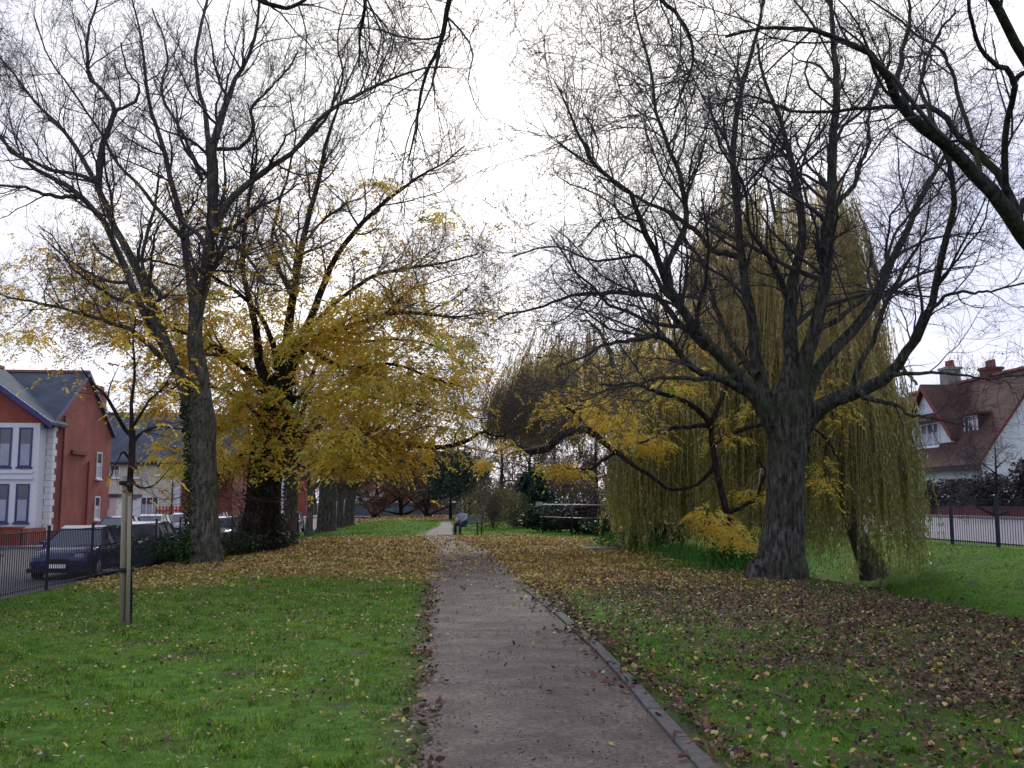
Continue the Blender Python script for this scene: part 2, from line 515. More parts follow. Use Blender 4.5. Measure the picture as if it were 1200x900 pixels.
soil = np.maximum(soil, .8 * S((lump(GX, GY, 2.1, 11.0) - .45) / .3))
soil = np.maximum(soil, (GX < -8.4) * 1.0 * (GX > -60))
soil = np.maximum(soil, S((GY - 120) / 20))
at2.data.foreach_set("value", soil.astype(np.float32).ravel())
tag(ground, kind="structure")

# path
ys = np.concatenate([np.arange(-6, 60, 0.12), np.arange(60, 118, 1.0)])
cols = 22
u = np.linspace(-1, 1, cols)
c = path_center(ys); h = path_half(ys)
jl = 0.06 * np.sin(ys * 2.1) + 0.05 * np.sin(ys * 5.3 + 1) + 0.04 * np.sin(ys * 13.7)
jr = 0.03 * np.sin(ys * 1.7 + 2) * (ys > 18)
PX = c[:, None] + u[None, :] * h[:, None] + np.where(u < 0, -u, 0)[None, :] * jl[:, None] + np.where(u > 0, u, 0)[None, :] * jr[:, None]
PY = np.repeat(ys[:, None], cols, 1)
PZ = terrain(PX, PY) + 0.012 * (1 - np.abs(u[None, :]) ** 3) + 0.004 + 0.003 * lump(PX, PY, 2.2, 4)
idx = np.arange(PX.size).reshape(PX.shape)
Fc = np.stack([idx[:-1, :-1], idx[:-1, 1:], idx[1:, 1:], idx[1:, :-1]], -1).reshape(-1, 4)
m, nt, b = mat_new("gravelly_path")
g = coords(nt); g2 = coords(nt, (1.0, 1.15, 1))
n1 = nd(nt, "ShaderNodeTexNoise", Scale=1.6, Detail=7.0, Roughness=0.62); nt.links.new(g2, n1.inputs["Vector"])
n2 = nd(nt, "ShaderNodeTexVoronoi", Scale=75.0); nt.links.new(g, n2.inputs["Vector"])
n3 = nd(nt, "ShaderNodeTexNoise", Scale=26.0, Detail=8.0, Roughness=0.85); nt.links.new(g, n3.inputs["Vector"])
r1 = ramp(nt, [(0.36, (0.034, 0.022, 0.016)), (0.49, (0.060, 0.042, 0.034)), (0.64, (0.104, 0.077, 0.066))], n1.outputs["Fac"])
r2 = ramp(nt, [(0.40, (0.38, 0.34, 0.32)), (0.5, (1.0, 0.97, 0.95)), (0.61, (2.3, 2.15, 2.0))], n3.outputs["Fac"])
mx = nd(nt, "ShaderNodeMix", data_type='RGBA', blend_type='MULTIPLY'); mx.inputs[0].default_value = 1
nt.links.new(r1.outputs[0], mx.inputs[6]); nt.links.new(r2.outputs[0], mx.inputs[7])
nt.links.new(mx.outputs[2], b.inputs["Base Color"])
b.inputs["Roughness"].default_value = 0.85
bp = nd(nt, "ShaderNodeBump", Strength=0.6, Distance=0.02)
nt.links.new(n3.outputs["Fac"], bp.inputs["Height"])
bp2 = nd(nt, "ShaderNodeBump", Strength=0.5, Distance=0.01)
nt.links.new(n2.outputs["Distance"], bp2.inputs["Height"]); nt.links.new(bp.outputs[0], bp2.inputs["Normal"])
nt.links.new(bp2.outputs[0], b.inputs["Normal"])
path = np_obj("path", np.stack([PX, PY, PZ], -1), Fc, m, smooth=True)
tag(path, kind="structure")

# kerb: concrete edging stones along the right edge of the path
kp = [(842, 902), (780, 838), (740, 792), (700, 753), (660, 719), (622, 691)]
kw = [at_z(px, py, 0.05) for px, py in kp]
ky = np.array([p[1] for p in kw]); kx = np.array([p[0] for p in kw])
mb = MB()
yy = 3.2
krng = np.random.default_rng(3)
while yy < 20.0:
    L = 0.91
    x0 = np.interp(yy, ky, kx) if yy > ky[0] else kx[0] + (yy - ky[0]) * (kx[1] - kx[0]) / (ky[1] - ky[0])
    y1 = yy + L - 0.003
    x1 = np.interp(y1, ky, kx) if y1 > ky[0] else kx[0] + (y1 - ky[0]) * (kx[1] - kx[0]) / (ky[1] - ky[0])
    dz = krng.uniform(-0.005, 0.005)
    j = krng.uniform(-0.008, 0.008)
    wd = 0.115
    pts = [(x0 + j, yy, 0.05 + dz), (x0 + wd + j, yy, 0.05 + dz), (x1 + wd + j, y1, 0.05 + dz + krng.uniform(-.006, .006)), (x1 + j, y1, 0.05 + dz)]
    pts = [(p_[0] - .08, p_[1], p_[2] - .015) for p_ in pts]
    mb.slab(pts, (0, 0, -0.16))
    yy += L
kerb = mb.build("kerb", M["kerbstone"], bevel=0.006)
tag(kerb, kind="structure")


# ------------------------------------------------------------------ scattered leaves and grass (numpy)
def frames(n, r):
    """random orthonormal frames, roughly horizontal plane with tilt"""
    a = r.uniform(0, 2 * PI, n)
    return a


def scatter_leaves(pos, size, r, tilt=0.6, lift=0.012):
    """each leaf: 2 quads folded on a midrib (6 verts)"""
    n = len(pos)
    a = r.uniform(0, 2 * PI, n)
    t1 = r.normal(0, tilt, n); t2 = r.normal(0, tilt * 0.7, n)
    d = np.stack([np.cos(a), np.sin(a), t1], -1); d /= np.linalg.norm(d, axis=1)[:, None]
    up = np.stack([r.normal(0, tilt * 0.7, n), t2, np.ones(n)], -1)
    s = np.cross(d, up); s /= np.linalg.norm(s, axis=1)[:, None]
    nrm = np.cross(s, d)
    fold = r.uniform(-0.25, 0.45, n)[:, None]
    wdt = r.uniform(0.28, 0.42, n)[:, None]
    L = size[:, None]
    base = pos + np.array([0, 0, 1.0]) * (lift + np.abs(t1)[:, None] * L * 0.4 * 0)
    curl = r.uniform(-0.25, 0.35, n)[:, None]
    v0 = base - d * L * 0.5
    v3 = base + d * L * 0.5 + nrm * L * curl * 0.6
    v1 = base - d * L * 0.12 + s * L * wdt + nrm * L * fold * 0.5
    v2 = base + d * L * 0.22 + s * L * wdt * 0.8 + nrm * L * (fold * 0.5 + curl * .2)
    wd2 = wdt * r.uniform(.5, 1.5, n)[:, None]; k2 = r.uniform(-.25, .15, n)[:, None]
    v5 = base + d * L * k2 - s * L * wd2 + nrm * L * fold * 0.5
    v4 = base + d * L * (k2 + .3) - s * L * wd2 * r.uniform(.3, 1, n)[:, None] + nrm * L * (fold * 0.5 + curl * .2)
    low = np.minimum.reduce([v0[:, 2], v3[:, 2], v1[:, 2], v2[:, 2], v4[:, 2], v5[:, 2]])
    sh = np.maximum(pos[:, 2] + 0.004 - low, 0)
    V = np.stack([v0, v1, v2, v3, v4, v5], 1)
    V[:, :, 2] += (sh * 0.8)[:, None]
    b = np.arange(n)[:, None] * 6
    Fc = np.concatenate([b + np.array([[0, 3, 2, 1]]), b + np.array([[0, 5, 4, 3]])], 0)
    return V.reshape(-1, 3), Fc


def rand_region(r, n, x0, x1, y0, y1):
    return r.uniform(x0, x1, n), r.uniform(y0, y1, n)


r = np.random.default_rng(11)
POS, SZ, TI = [], [], []


def strew(x0, x1, y0, y1, dens, fn, tint_fn, size=(0.06, 0.11)):
    n = int((x1 - x0) * (y1 - y0) * dens)
    x, y = rand_region(r, n, x0, x1, y0, y1)
    # only what the camera's surroundings could see
    keep = r.uniform(0, 1, n) < fn(x, y)
    fov = np.abs(x - 0.0725 * y) < 0.60 * y + 2.5
    keep &= fov
    x, y = x[keep], y[keep]
    on_path = np.abs(x - path_center(y)) < path_half(y)
    z = terrain(x, y) + np.where(on_path, 0.018, 0.02)
    POS.append(np.stack([x, y, z], -1))
    SZ.append(r.uniform(*size, len(x)))
    TI.append(np.clip(tint_fn(x, y, len(x)), 0, 1))


def off_path(x, y, soft=0.25):
    d = np.abs(x - path_center(y)) - path_half(y)
    return S((d + soft) / soft)


t_orange = lambda x, y, n: np.where(r.uniform(0, 1, n) < .5 + .5 * lump(x, y, 1.3, 6), r.choice([0.22, 0.42, 0.56], n), r.choice([0.64, 0.78, 0.9], n)) + r.normal(0, 0.06, n)
t_brown = lambda x, y, n: r.choice([0.02, 0.2, 0.38, 0.6, 0.98], n, p=[.38, .36, .19, .05, .02]) + r.normal(0, 0.05, n)
t_mix = lambda x, y, n: r.choice([0.05, 0.3, 0.5, 0.8, 1.0], n, p=[.36, .28, .14, .12, .10]) + r.normal(0, 0.05, n)
strew(-8.3, 16, 14, 30, 300, lambda x, y: orange(x, y) * (0.05 + 0.95 * off_path(x, y, 0.35)) * np.clip(.48 + 1.2 * lump(x, y, 1.7, 4), .10, 1), t_orange, (0.04, 0.085))
strew(-8.3, 16, 30, 50, 130, lambda x, y: orange(x, y) * (0.12 + 0.88 * off_path(x, y, 0.35)) * np.clip(.6 + .8 * lump(x, y, 1.1, 4), .25, 1), t_orange, (0.06, 0.12))
strew(-8.3, 14, 78, 115, 9, lambda x, y: orange(x, y), t_orange, (0.16, 0.3))
strew(1.7, 15, 5, 26, 420, lambda x, y: brown(x, y) * off_path(x, y, 0.1), t_brown, (0.025, 0.065))
strew(7, 15, 22, 46, 40, lambda x, y: brown(x, y), t_brown, (0.08, 0.14))
# general sparse litter on the lawns
strew(-9, 0.2, 4, 20, 95, lambda x, y: np.clip(0.35 + 0.8 * lump(x, y, 1.1, 7.0), 0.06, 1) * off_path(x, y), t_mix, (0.018, 0.055))
strew(1.8, 8.6, 4, 20, 130, lambda x, y: np.clip(0.5 + 0.7 * lump(x, y, 1.3, 2.0), 0.1, 1), t_mix, (0.02, 0.062))
strew(9, 17, 8, 32, 8, lambda x, y: np.clip(0.4 + 0.7 * lump(x, y, 0.8, 2.0), 0.1, 1), t_mix, (0.05, 0.1))
# drifts along the path edges and strays on the path
edge_l = lambda x, y: np.exp(-((x - (path_center(y) - path_half(y)) + 0.02) / 0.11) ** 2) * np.clip(0.6 + lump(x * 0, y, 3, 1), 0.1, 1)
strew(-0.6, 0.4, 4, 20, 260, edge_l, t_brown, (0.035, 0.08))
edge_r = lambda x, y: np.clip(np.exp(-np.clip(1.72 - x, 0, 9) / 0.14) * (x < 1.74) * np.clip(0.35 + 0.9 * lump(x * 0, y, 1.5, 1), 0.04, 1), 0, 1)
strew(0.9, 1.80, 4, 20, 380, edge_r, t_brown, (0.04, 0.09))
strew(1.80, 2.3, 4, 20, 320, lambda x, y: np.exp(-np.clip(x - 1.9, 0, 9) / 0.15), t_brown, (0.04, 0.08))
strew(-0.1, 1.7, 4, 26, 420, lambda x, y: np.clip(.35 + .9 * lump(x, y, 2.3, 2), .08, 1), lambda x, y, n: r.choice([0.03, 0.2, 0.35], n, p=[.6, .3, .1]), (0.007, 0.022))
strew(-8, 0.0, 4, 18, 170, lambda x, y: np.clip(.35 + .9 * lump(x, y, 1.5, 5), .05, 1), t_mix, (0.012, 0.035))
strew(1.8, 9, 4, 20, 330, lambda x, y: np.clip(.35 + .9 * lump(x, y, 1.2, 7) + .5 * lump(x, y, 4.1, 3), .04, 1), t_brown, (0.015, 0.05))
strew(-0.1, 1.7, 4, 14, 2.2, lambda x, y: x * 0 + 1, t_mix, (0.03, 0.07))
strew(-1.2, 1.7, 13, 48, 26, lambda x, y: S((y - 14) / 22), t_orange, (0.05, 0.1))
POS = np.concatenate(POS); SZ = np.concatenate(SZ); TI = np.concatenate(TI)
V, Fc = scatter_leaves(POS, SZ, r)
fl = np_obj("fallen_leaves", V, Fc, M["litter"], tint=np.concatenate([TI, TI]))
tag(fl, "orange and brown fallen leaves strewn over the lawn and path edges", "fallen leaves", kind="stuff")
print("leaves", len(POS))


def blades(x, y, h, wd, r, lean=0.35):
    n = len(x)
    z = terrain(x, y)
    a = r.uniform(0, 2 * PI, n); b_ = r.uniform(0, 2 * PI, n)
    p = np.stack([x, y, z - 0.01], -1)
    s = np.stack([np.cos(a), np.sin(a), np.zeros(n)], -1) * wd[:, None]
    l = np.stack([np.cos(b_) * lean, np.sin(b_) * lean, np.ones(n)], -1)
    l *= (h * r.uniform(0.6, 1.2, n))[:, None]
    l[:, :2] *= r.uniform(0.2, 2.2, n)[:, None]
    tip = p + l
    V = np.stack([p - s, p + s, tip], 1).reshape(-1, 3)
    Fc = np.arange(3 * n).reshape(n, 3)
    return V, Fc


r = np.random.default_rng(5)
VS, FS, TS = [], [], []
base = 0


def sow(x0, x1, y0, y1, dens, h, wd, cond=None):
    global base
    n = int((x1 - x0) * (y1 - y0) * dens)
    x, y = rand_region(r, n, x0, x1, y0, y1)
    keep = np.abs(x - 0.0725 * y) < 0.58 * y + 1.0
    bare = np.clip(brown(x, y) * 0.55 + orange(x, y) * 0.78, 0, 0.93)
    keep &= r.uniform(0, 1, n) > bare
    keep &= r.uniform(0, 1, n) < off_path(x, y, 0.12) * (0.25 + 0.75 * S((np.abs(x - path_center(y)) - path_half(y)) / 0.5)) + (x > 1.80) * 1.0
    keep &= (x < 1.68) | (x > 1.80) | (y > 20)
    keep &= (r.uniform(0, 1, n) > .75 * S((lump(x, y, 2.1, 11.0) - .45) / .3))
    if cond is not None: keep &= cond(x, y)
    x, y = x[keep], y[keep]
    n = len(x)
    hh = h * (0.6 + 0.5 * np.clip(lump(x, y, 1.2, 3) + 0.3, 0, 1) + 0.55 * np.clip(lump(x, y, 4.5, 1) + .2, 0, 1))
    V, Fc = blades(x, y, hh, wd * r.uniform(0.6, 1.3, n), r)
    t = 0.50 + 0.26 * lump(x, y, 1.0, 8.0) + 0.22 * lump(x, y, 3.7, 2.0) + 0.16 * lump(x, y, 9.0, 4.0) + r.normal(0, 0.17, n)
    t = np.where(r.uniform(0, 1, n) < 0.06, 1.0, np.clip(t, 0, 0.93))
    VS.append(V); FS.append(Fc + base); TS.append(t)
    base += len(V)


sow(-7, 8, 4.5, 9, 2600, 0.038, 0.0035)
sow(-9, 9, 9, 14, 1500, 0.042, 0.0050)
sow(-8.3, 10, 14, 21, 700, 0.046, 0.008)
sow(-8.3, 16.8, 21, 34, 220, 0.055, 0.014)
sow(9.5, 17.2, 9, 21, 500, 0.07, 0.009)
sow(-8.3, 16, 34, 90, 30, 0.09, 0.035)
n = 15000
tx = r.uniform(-8, 9, n); ty = 4.6 + 17 * r.uniform(0, 1, n) ** 1.3
ok = (np.abs(tx - .0725 * ty) < .58 * ty + .5) & (np.abs(tx - path_center(ty)) > path_half(ty) + .05) & (r.uniform(0, 1, n) > orange(tx, ty) * .8) & (r.uniform(0, 1, n) < .35 + .6 * lump(tx, ty, 1.9, 3))
tx, ty = tx[ok], ty[ok]; n = len(tx); k_ = 16
sz_ = r.uniform(.02, .07, n)
x = np.repeat(tx, k_) + r.normal(0, 1, n * k_) * np.repeat(sz_, k_); y = np.repeat(ty, k_) + r.normal(0, 1, n * k_) * np.repeat(sz_, k_)
V, Fc = blades(x, y, np.repeat(r.uniform(.04, .085, n), k_), np.repeat(r.uniform(.003, .009, n), k_), r, .5)
VS.append(V); FS.append(Fc + base); TS.append(np.clip(np.repeat(r.choice([.15, .3, .55, .8, .9], n), k_) + r.normal(0, .1, n * k_), 0, 1)); base += len(V)
gr = np_obj("grass", np.concatenate(VS), np.concatenate(FS), M["grass_blade"], tint=np.concatenate(TS))
tag(gr, "short green grass of the park lawns", "grass", kind="stuff")
print("blades", sum(len(t) for t in TS))


# ------------------------------------------------------------------ trees
def unit(v):
    return v / np.maximum(np.linalg.norm(v, axis=-1, keepdims=True), 1e-9)


def tubes(P, R, s, flute=None):
    n, k, _ = P.shape
    T = unit(np.gradient(P, axis=1))
    mean = unit(T.mean(1))
    ref = np.where(np.abs(mean[:, 2:3]) > 0.8, np.array([[1.0, 0.13, 0]]), np.array([[0.05, 0.1, 1.0]]))
    U = unit(np.cross(T, np.repeat(ref[:, None, :], k, 1)))
    W = np.cross(T, U)
    th = np.arange(s) * 2 * PI / s
    rr = np.repeat(R[:, :, None], s, 2)
    if flute is not None: rr = rr * flute(P, th)
    V = P[:, :, None, :] + rr[..., None] * (U[:, :, None, :] * np.cos(th)[None, None, :, None] + W[:, :, None, :] * np.sin(th)[None, None, :, None])
    i = np.arange(n * k * s).reshape(n, k, s)
    j = np.roll(i, -1, axis=2)
    Fc = np.stack([i[:, :-1], j[:, :-1], j[:, 1:], i[:, 1:]], -1).reshape(-1, 4)
    return V.reshape(-1, 3), Fc


def join(parts):
    V, Fs, b = [], [], 0
    for v, f in parts:
        V.append(v); Fs.append(f + b); b += len(v)
    return np.concatenate(V), np.concatenate(Fs)


def catmull(pts, k):
    pts = np.asarray(pts, float)
    n = len(pts)
    ext = np.vstack([2 * pts[0] - pts[1], pts, 2 * pts[-1] - pts[-2]])
    t = np.linspace(0, n - 1, k)
    i = np.minimum(t.astype(int), n - 2)
    u = (t - i)[:, None]
    p0, p1, p2, p3 = ext[i], ext[i + 1], ext[i + 2], ext[i + 3]
    return 0.5 * (2 * p1 + (p2 - p0) * u + (2 * p0 - 5 * p1 + 4 * p2 - p3) * u ** 2 + (3 * p1 - p0 - 3 * p2 + p3) * u ** 3)


def traced(pts, d0, d1, k=26, r=None, wig=0.05):
    """limb outline: (px, py, width px) along the limb; its distance runs from d0 to d1"""
    n = len(pts)
    seg = np.cumsum([0] + [math.hypot(pts[i + 1][0] - pts[i][0], pts[i + 1][1] - pts[i][1]) for i in range(n - 1)])
    seg = seg / seg[-1]
    Q = []
    for (px, py, wpx), t in zip(pts, seg):
        d = d0 + (d1 - d0) * t
        Q.append([*at(px, py, d), wpx / 2 * d / F])
    C = catmull(Q, k)
    P, R = C[:, :3], np.maximum(C[:, 3], 0.006)
    if r is not None and wig:
        nz = r.normal(0, 1, (k, 3)); nz = (nz + np.roll(nz, 1, 0) + np.roll(nz, -1, 0)) / 3
        nz[0] = 0
        P = P + nz * np.minimum(R * 1.0, wig)[:, None]
    return P, R


def grow(r, P, R, per_m, length, ang=(30, 60), trop=0.15, wig=0.22, k=6, rf=0.6, rmin=0.004, tmin=0.15, taper=0.25, cap=None, tipbias=1.0):
    n, kp, _ = P.shape
    seg = np.linalg.norm(np.diff(P, axis=1), axis=2)
    L = seg.sum(1)
    cnt = r.poisson(per_m * L * (1 - tmin))
    ii = np.repeat(np.arange(n), cnt)
    if cap is not None and len(ii) > cap: ii = r.choice(ii, cap, replace=False)
    N = len(ii)
    t = tmin + (1 - tmin) * r.uniform(0, 1, N) ** tipbias
    f = t * (kp - 1); i0 = np.minimum(f.astype(int), kp - 2); u = (f - i0)[:, None]
    a, b_ = P[ii, i0], P[ii, i0 + 1]
    p = a + (b_ - a) * u
    T = unit(b_ - a)
    rad = R[ii, i0] * (1 - u[:, 0]) + R[ii, i0 + 1] * u[:, 0]
    rnd = unit(r.normal(0, 1, (N, 3)))
    perp = unit(np.cross(T, rnd))
    an = np.radians(r.uniform(ang[0], ang[1], N))[:, None]
    D = unit(T * np.cos(an) + perp * np.sin(an))
    Ln = r.uniform(length[0], length[1], N) * (1.12 - 0.42 * t) * np.clip(0.55 + 0.25 * L[ii] / max(length[1], 1e-3), 0.65, 1.2)
    r0 = np.clip(rad * rf * r.uniform(0.7, 1.1, N), rmin, None)
    r0 = np.minimum(r0, Ln * 0.03 + rmin)
    step = (Ln / (k - 1))[:, None]
    pts = [p]
    for q in range(k - 1):
        D = unit(D + r.normal(0, wig, (N, 3)) + np.array([0, 0, trop]))
        pts.append(pts[-1] + D * step)
    Pn = np.stack(pts, 1)
    Rn = r0[:, None] * np.linspace(1, taper, k)[None, :]
    return Pn, np.maximum(Rn, rmin * 0.6)


def compound_leaves(r, pos, dirs, length=0.34, m=9, leaf=0.1, wid=0.32, droop=0.9):
    """drooping feather-shaped leaves: m leaflets in pairs along a hanging stalk"""
    N = len(pos)
    D = unit(dirs * np.array([1, 1, 0.4]) + r.normal(0, 0.35, (N, 3)))
    Ln = length * r.uniform(0.7, 1.25, N)
    side = unit(np.cross(D, np.array([0, 0, 1.0])) + 1e-4)
    Vs = []
    for j in range(m):
        t = (j // 2 + 1) / ((m + 1) / 2)
        c = pos + D * (Ln * t)[:, None] + np.array([0, 0, -1.0]) * (droop * Ln * t ** 1.7 * 0.75)[:, None]
        if j == m - 1: ld = D + np.array([0, 0, -0.8])
        else: ld = D * 0.5 + side * (1 if j % 2 else -1) + np.array([0, 0, -0.55])
        ld = unit(ld + r.normal(0, 0.25, (N, 3)))
        ln = (leaf * r.uniform(0.75, 1.2, N))[:, None]
        s = unit(np.cross(ld, unit(r.normal(0, 1, (N, 3)) + np.array([0, 0, 1.2])))) * ln * wid * 0.5
        mid = c + ld * ln * 0.45
        Vs.append(np.stack([c, mid + s, c + ld * ln, mid - s], 1))
    V = np.stack(Vs, 1).reshape(-1, 3)
    Fc = np.arange(len(V)).reshape(-1, 4)
    return V, Fc, m


def simple_leaves(r, pos, size, elong=0.55, flat=0.0):
    N = len(pos)
    d = unit(r.normal(0, 1, (N, 3)) * np.array([1, 1, 0.7]))
    s = unit(np.cross(d, unit(r.normal(0, 1, (N, 3)) + np.array([0, 0, flat]))))
    L = (size * r.uniform(0.7, 1.3, N))[:, None]
    c = pos
    V = np.stack([c - d * L / 2, c + s * L * elong / 2, c + d * L / 2, c - s * L * elong / 2], 1).reshape(-1, 3)
    return V, np.arange(4 * N).reshape(N, 4)


def trunk_flute(r, base_z, height=1.6, amp=0.22):
    ph = r.uniform(0, 6.28, 4)
    def f(P, th):
        z = P[:, :, 2:3] - base_z
        fl = np.exp(-np.clip(z, 0, 99) / (height * 0.35))
        a = amp * fl * (np.cos(5 * th + ph[0]) * 0.6 + np.cos(3 * th + ph[1]) * 0.5)
        b_ = 0.045 * np.cos(4 * th[None, None] + ph[2] + z * 1.3) + 0.03 * np.cos(7 * th[None, None] + ph[3] - z * 2.1)
        return 1 + a + b_
    return f


def tree(name, label, cat, trunk, limbs, levels, bmat, tmat, seed, group=None, sides=20, fl=0.22, tube_wig=0.05, limb_mat=None, root_drop=0.25, limb_scale=1.0):
    """trunk, limbs = (P, R); levels = list of dicts for grow(); returns root and the twig arrays"""
    r = np.random.default_rng(seed)
    P, R = trunk
    bz = P[0, 2]
    loc = np.array([P[0, 0], P[0, 1], bz])
    root = thing(name, label, cat, loc, group=group)
    P2 = P.copy(); P2[0, 2] -= root_drop
    V, Fc = tubes(P2[None], R[None], sides, trunk_flute(r, bz, 1.6, fl))
    np_obj("trunk", V - loc, Fc, bmat, root, True)
    limbs = [(lp, lr * np.interp(np.linspace(0, 1, len(lr)), [0, .12, .35, 1], [1, .93, .84, .72]) * limb_scale) for lp, lr in limbs]
    for (lp, lr) in limbs:
        V, Fc = tubes(lp[None], lr[None], 10)
        np_obj("limb", V - loc, Fc, limb_mat or bmat, root, True)
    kk = 26
    PL = np.stack([catmull(lp, kk) for lp, lr in limbs])
    RL = np.stack([np.interp(np.linspace(0, 1, kk), np.linspace(0, 1, len(lr)), lr) for lp, lr in limbs])
    cur = (PL, RL)
    gen = []
    for lv in levels:
        cur = grow(r, cur[0], cur[1], **lv)
        gen.append(cur)
    parts = []
    for q, (p, rr) in enumerate(gen):
        parts.append(tubes(p, rr, 5 if q == 0 else 3))
    V, Fc = join(parts)
    np_obj("twigs", V - loc, Fc, tmat, root, True)
    print(name, "twig faces", len(Fc))
    return root, loc, gen, (PL, RL)


def tips(gen, r, n, pred=None, lo=0.3):
    """n random points on the finest generations"""
    P = np.concatenate([g_.reshape(-1, 3)[:, :] for g_ in [gen[-1][0][:, 1:], gen[-2][0][:, 1:]]])
    D = np.concatenate([unit(np.gradient(g_, axis=1))[:, 1:].reshape(-1, 3) for g_ in [gen[-1][0], gen[-2][0]]])
    if pred is not None:
        w_ = pred(P); w_ = np.clip(w_, 0, None)
        key = np.floor(P / 0.8).astype(np.int64); key = key[:, 0] * 1000003 + key[:, 1] * 1009 + key[:, 2]
        _, inv, cnt_ = np.unique(key, return_inverse=True, return_counts=True)
        w_ = w_ / (cnt_[inv.ravel()] + 3.0) ** .85
        if w_.sum() <= 0: return P[:0], D[:0]
        i = r.choice(len(P), n, replace=True, p=w_ / w_.sum())
        return P[i] + r.normal(0, .09, (n, 3)), D[i]
    else:
        i = r.choice(len(P), min(n, len(P)), replace=False)
    return P[i], D[i]


FINE = [dict(per_m=1.5, length=(1.4, 3.8), ang=(25, 60), trop=0.10, wig=0.16, k=9, rf=0.5, rmin=0.010, tmin=0.22, tipbias=.75),
        dict(per_m=2.2, length=(0.8, 2.0), ang=(25, 60), trop=0.06, wig=0.20, k=7, rf=0.6, rmin=0.008, tmin=0.1),
        dict(per_m=2.6, length=(0.4, 1.1), ang=(25, 60), trop=0.05, wig=0.22, k=5, rf=0.7, rmin=0.006, tmin=0.1),
        dict(per_m=3.0, length=(0.2, 0.6), ang=(25, 60), trop=0.03, wig=0.2, k=4, rf=0.8, rmin=0.0045, tmin=0.1)]


def lv(per=(1.5, 2.2, 2.6, 3.0), ln=1.0, trop=1.0, rm=1.0, wig=1.0, n=4, caps=(None, None, None, None)):
    o = []
    for q in range(n):
        d = dict(FINE[q]); d["per_m"] = per[q]; d["length"] = (d["length"][0] * ln, d["length"][1] * ln)
        d["trop"] = d["trop"] * trop; d["rmin"] = d["rmin"] * rm; d["wig"] = d["wig"] * wig; d["cap"] = caps[q]
        o.append(d)
    return o


TR = np.random.default_rng(21)
T_ = lambda pts, d0, d1, k=26, wig=0.05: traced(pts, d0, d1, k, TR, wig)

# --- tree A: tall bare tree by the left fence
dA = 30.5
trunkA = T_([(240, 650, 42), (240, 636, 36), (239, 600, 32), (238, 560, 30), (238, 520, 31), (236, 490, 34), (234, 465, 28), (232, 430, 21), (231, 395, 10)], dA, dA, 30, 0.02)
limbsA = [
    T_([(236, 500, 27), (232, 440, 24), (230, 380, 22), (242, 320, 19), (248, 260, 17), (248, 200, 16), (256, 150, 14), (272, 100, 9), (292, 65, 7), (302, 10, 5), (300, -40, 3)], dA, dA - 1.5),
    T_([(248, 210, 10), (245, 175, 10), (240, 130, 8), (232, 90, 7), (233, 50, 6), (245, 0, 5), (250, -50, 3)], dA - .5, dA + 1.5),
    T_([(250, 275, 12), (270, 235, 11), (310, 200, 10), (350, 172, 8), (390, 130, 7), (440, 100, 6), (490, 82, 4), (530, 78, 3)], dA - .4, dA - 4),
    T_([(350, 172, 6), (380, 140, 5), (400, 90, 4), (395, 40, 3), (410, -10, 3)], dA - 1.6, dA - 2),
    T_([(232, 500, 22), (214, 455, 17), (190, 405, 15), (164, 350, 13), (142, 300, 12), (122, 262, 10), (88, 226, 9), (50, 203, 8), (10, 172, 6), (-40, 120, 4)], dA, dA - 3),
    T_([(234, 480, 20), (205, 430, 16), (180, 365, 15), (160, 315, 14), (135, 265, 12), (115, 222, 10), (95, 185, 8), (70, 150, 6), (40, 118, 5), (10, 80, 4), (-30, 40, 3)], dA, dA + 2.5),
    T_([(116, 225, 10), (120, 170, 9), (134, 130, 8), (118, 105, 7), (105, 85, 6), (103, 45, 5), (115, 0, 4), (110, -40, 3)], dA + 1.4, dA),
    T_([(134, 130, 5), (160, 118, 5), (162, 100, 4), (150, 85, 4), (140, 50, 3)], dA + 1, dA + 1),
    T_([(115, 215, 7), (85, 203, 6), (50, 195, 6), (15, 180, 5), (0, 160, 4), (-40, 130, 3)], dA + 1, dA - 2),
    T_([(90, 232, 7), (55, 228, 6), (20, 220, 5), (-30, 215, 4)], dA - 2, dA - 4),
    T_([(230, 420, 15), (224, 360, 13), (217, 300, 12), (208, 240, 10), (195, 185, 9), (180, 140, 7), (170, 90, 6), (165, 40, 4), (150, -20, 3)], dA, dA + 3),
    T_([(215, 280, 7), (180, 240, 6), (140, 190, 5), (100, 130, 4), (60, 70, 3), (40, 20, 3)], dA + .5, dA + 2.5),
    T_([(190, 350, 7), (165, 310, 6), (175, 270, 6), (185, 230, 5), (188, 190, 3)], dA, dA - 1),
    T_([(236, 210, 6), (215, 160, 5), (190, 110, 5), (195, 60, 4), (180, 10, 3)], dA, dA + 1),
    T_([(255, 175, 6), (280, 172, 6), (297, 150, 6), (293, 130, 5), (310, 110, 4), (335, 85, 4), (350, 60, 3)], dA - .5, dA - 3),
    T_([(244, 320, 8), (270, 290, 7), (290, 300, 6), (310, 330, 5), (330, 335, 3)], dA, dA - 2),
    T_([(190, 420, 8), (150, 385, 7), (110, 372, 6), (60, 360, 5), (20, 350, 4), (-20, 340, 3)], dA - .4, dA - 4),
]
rootA, locA, genA, LA = tree("ash_tree", "tall bare tree with several pale upright stems beside the left fence", "tree", trunkA, limbsA,
                             lv((2.4, 3.4, 4.6, 4.6), 0.98, 1.0, .9, 1.2), M["bark_pale"], M["twig"], 31, limb_scale=.85)
r = np.random.default_rng(32)
P, D = tips(genA, r, 560, lambda p: np.exp(-((p[:, 2] - 6) / 3.0) ** 2) * (p[:, 0] < -4))
V, Fc, mm = compound_leaves(r, P, D, 0.3, 7, 0.12)
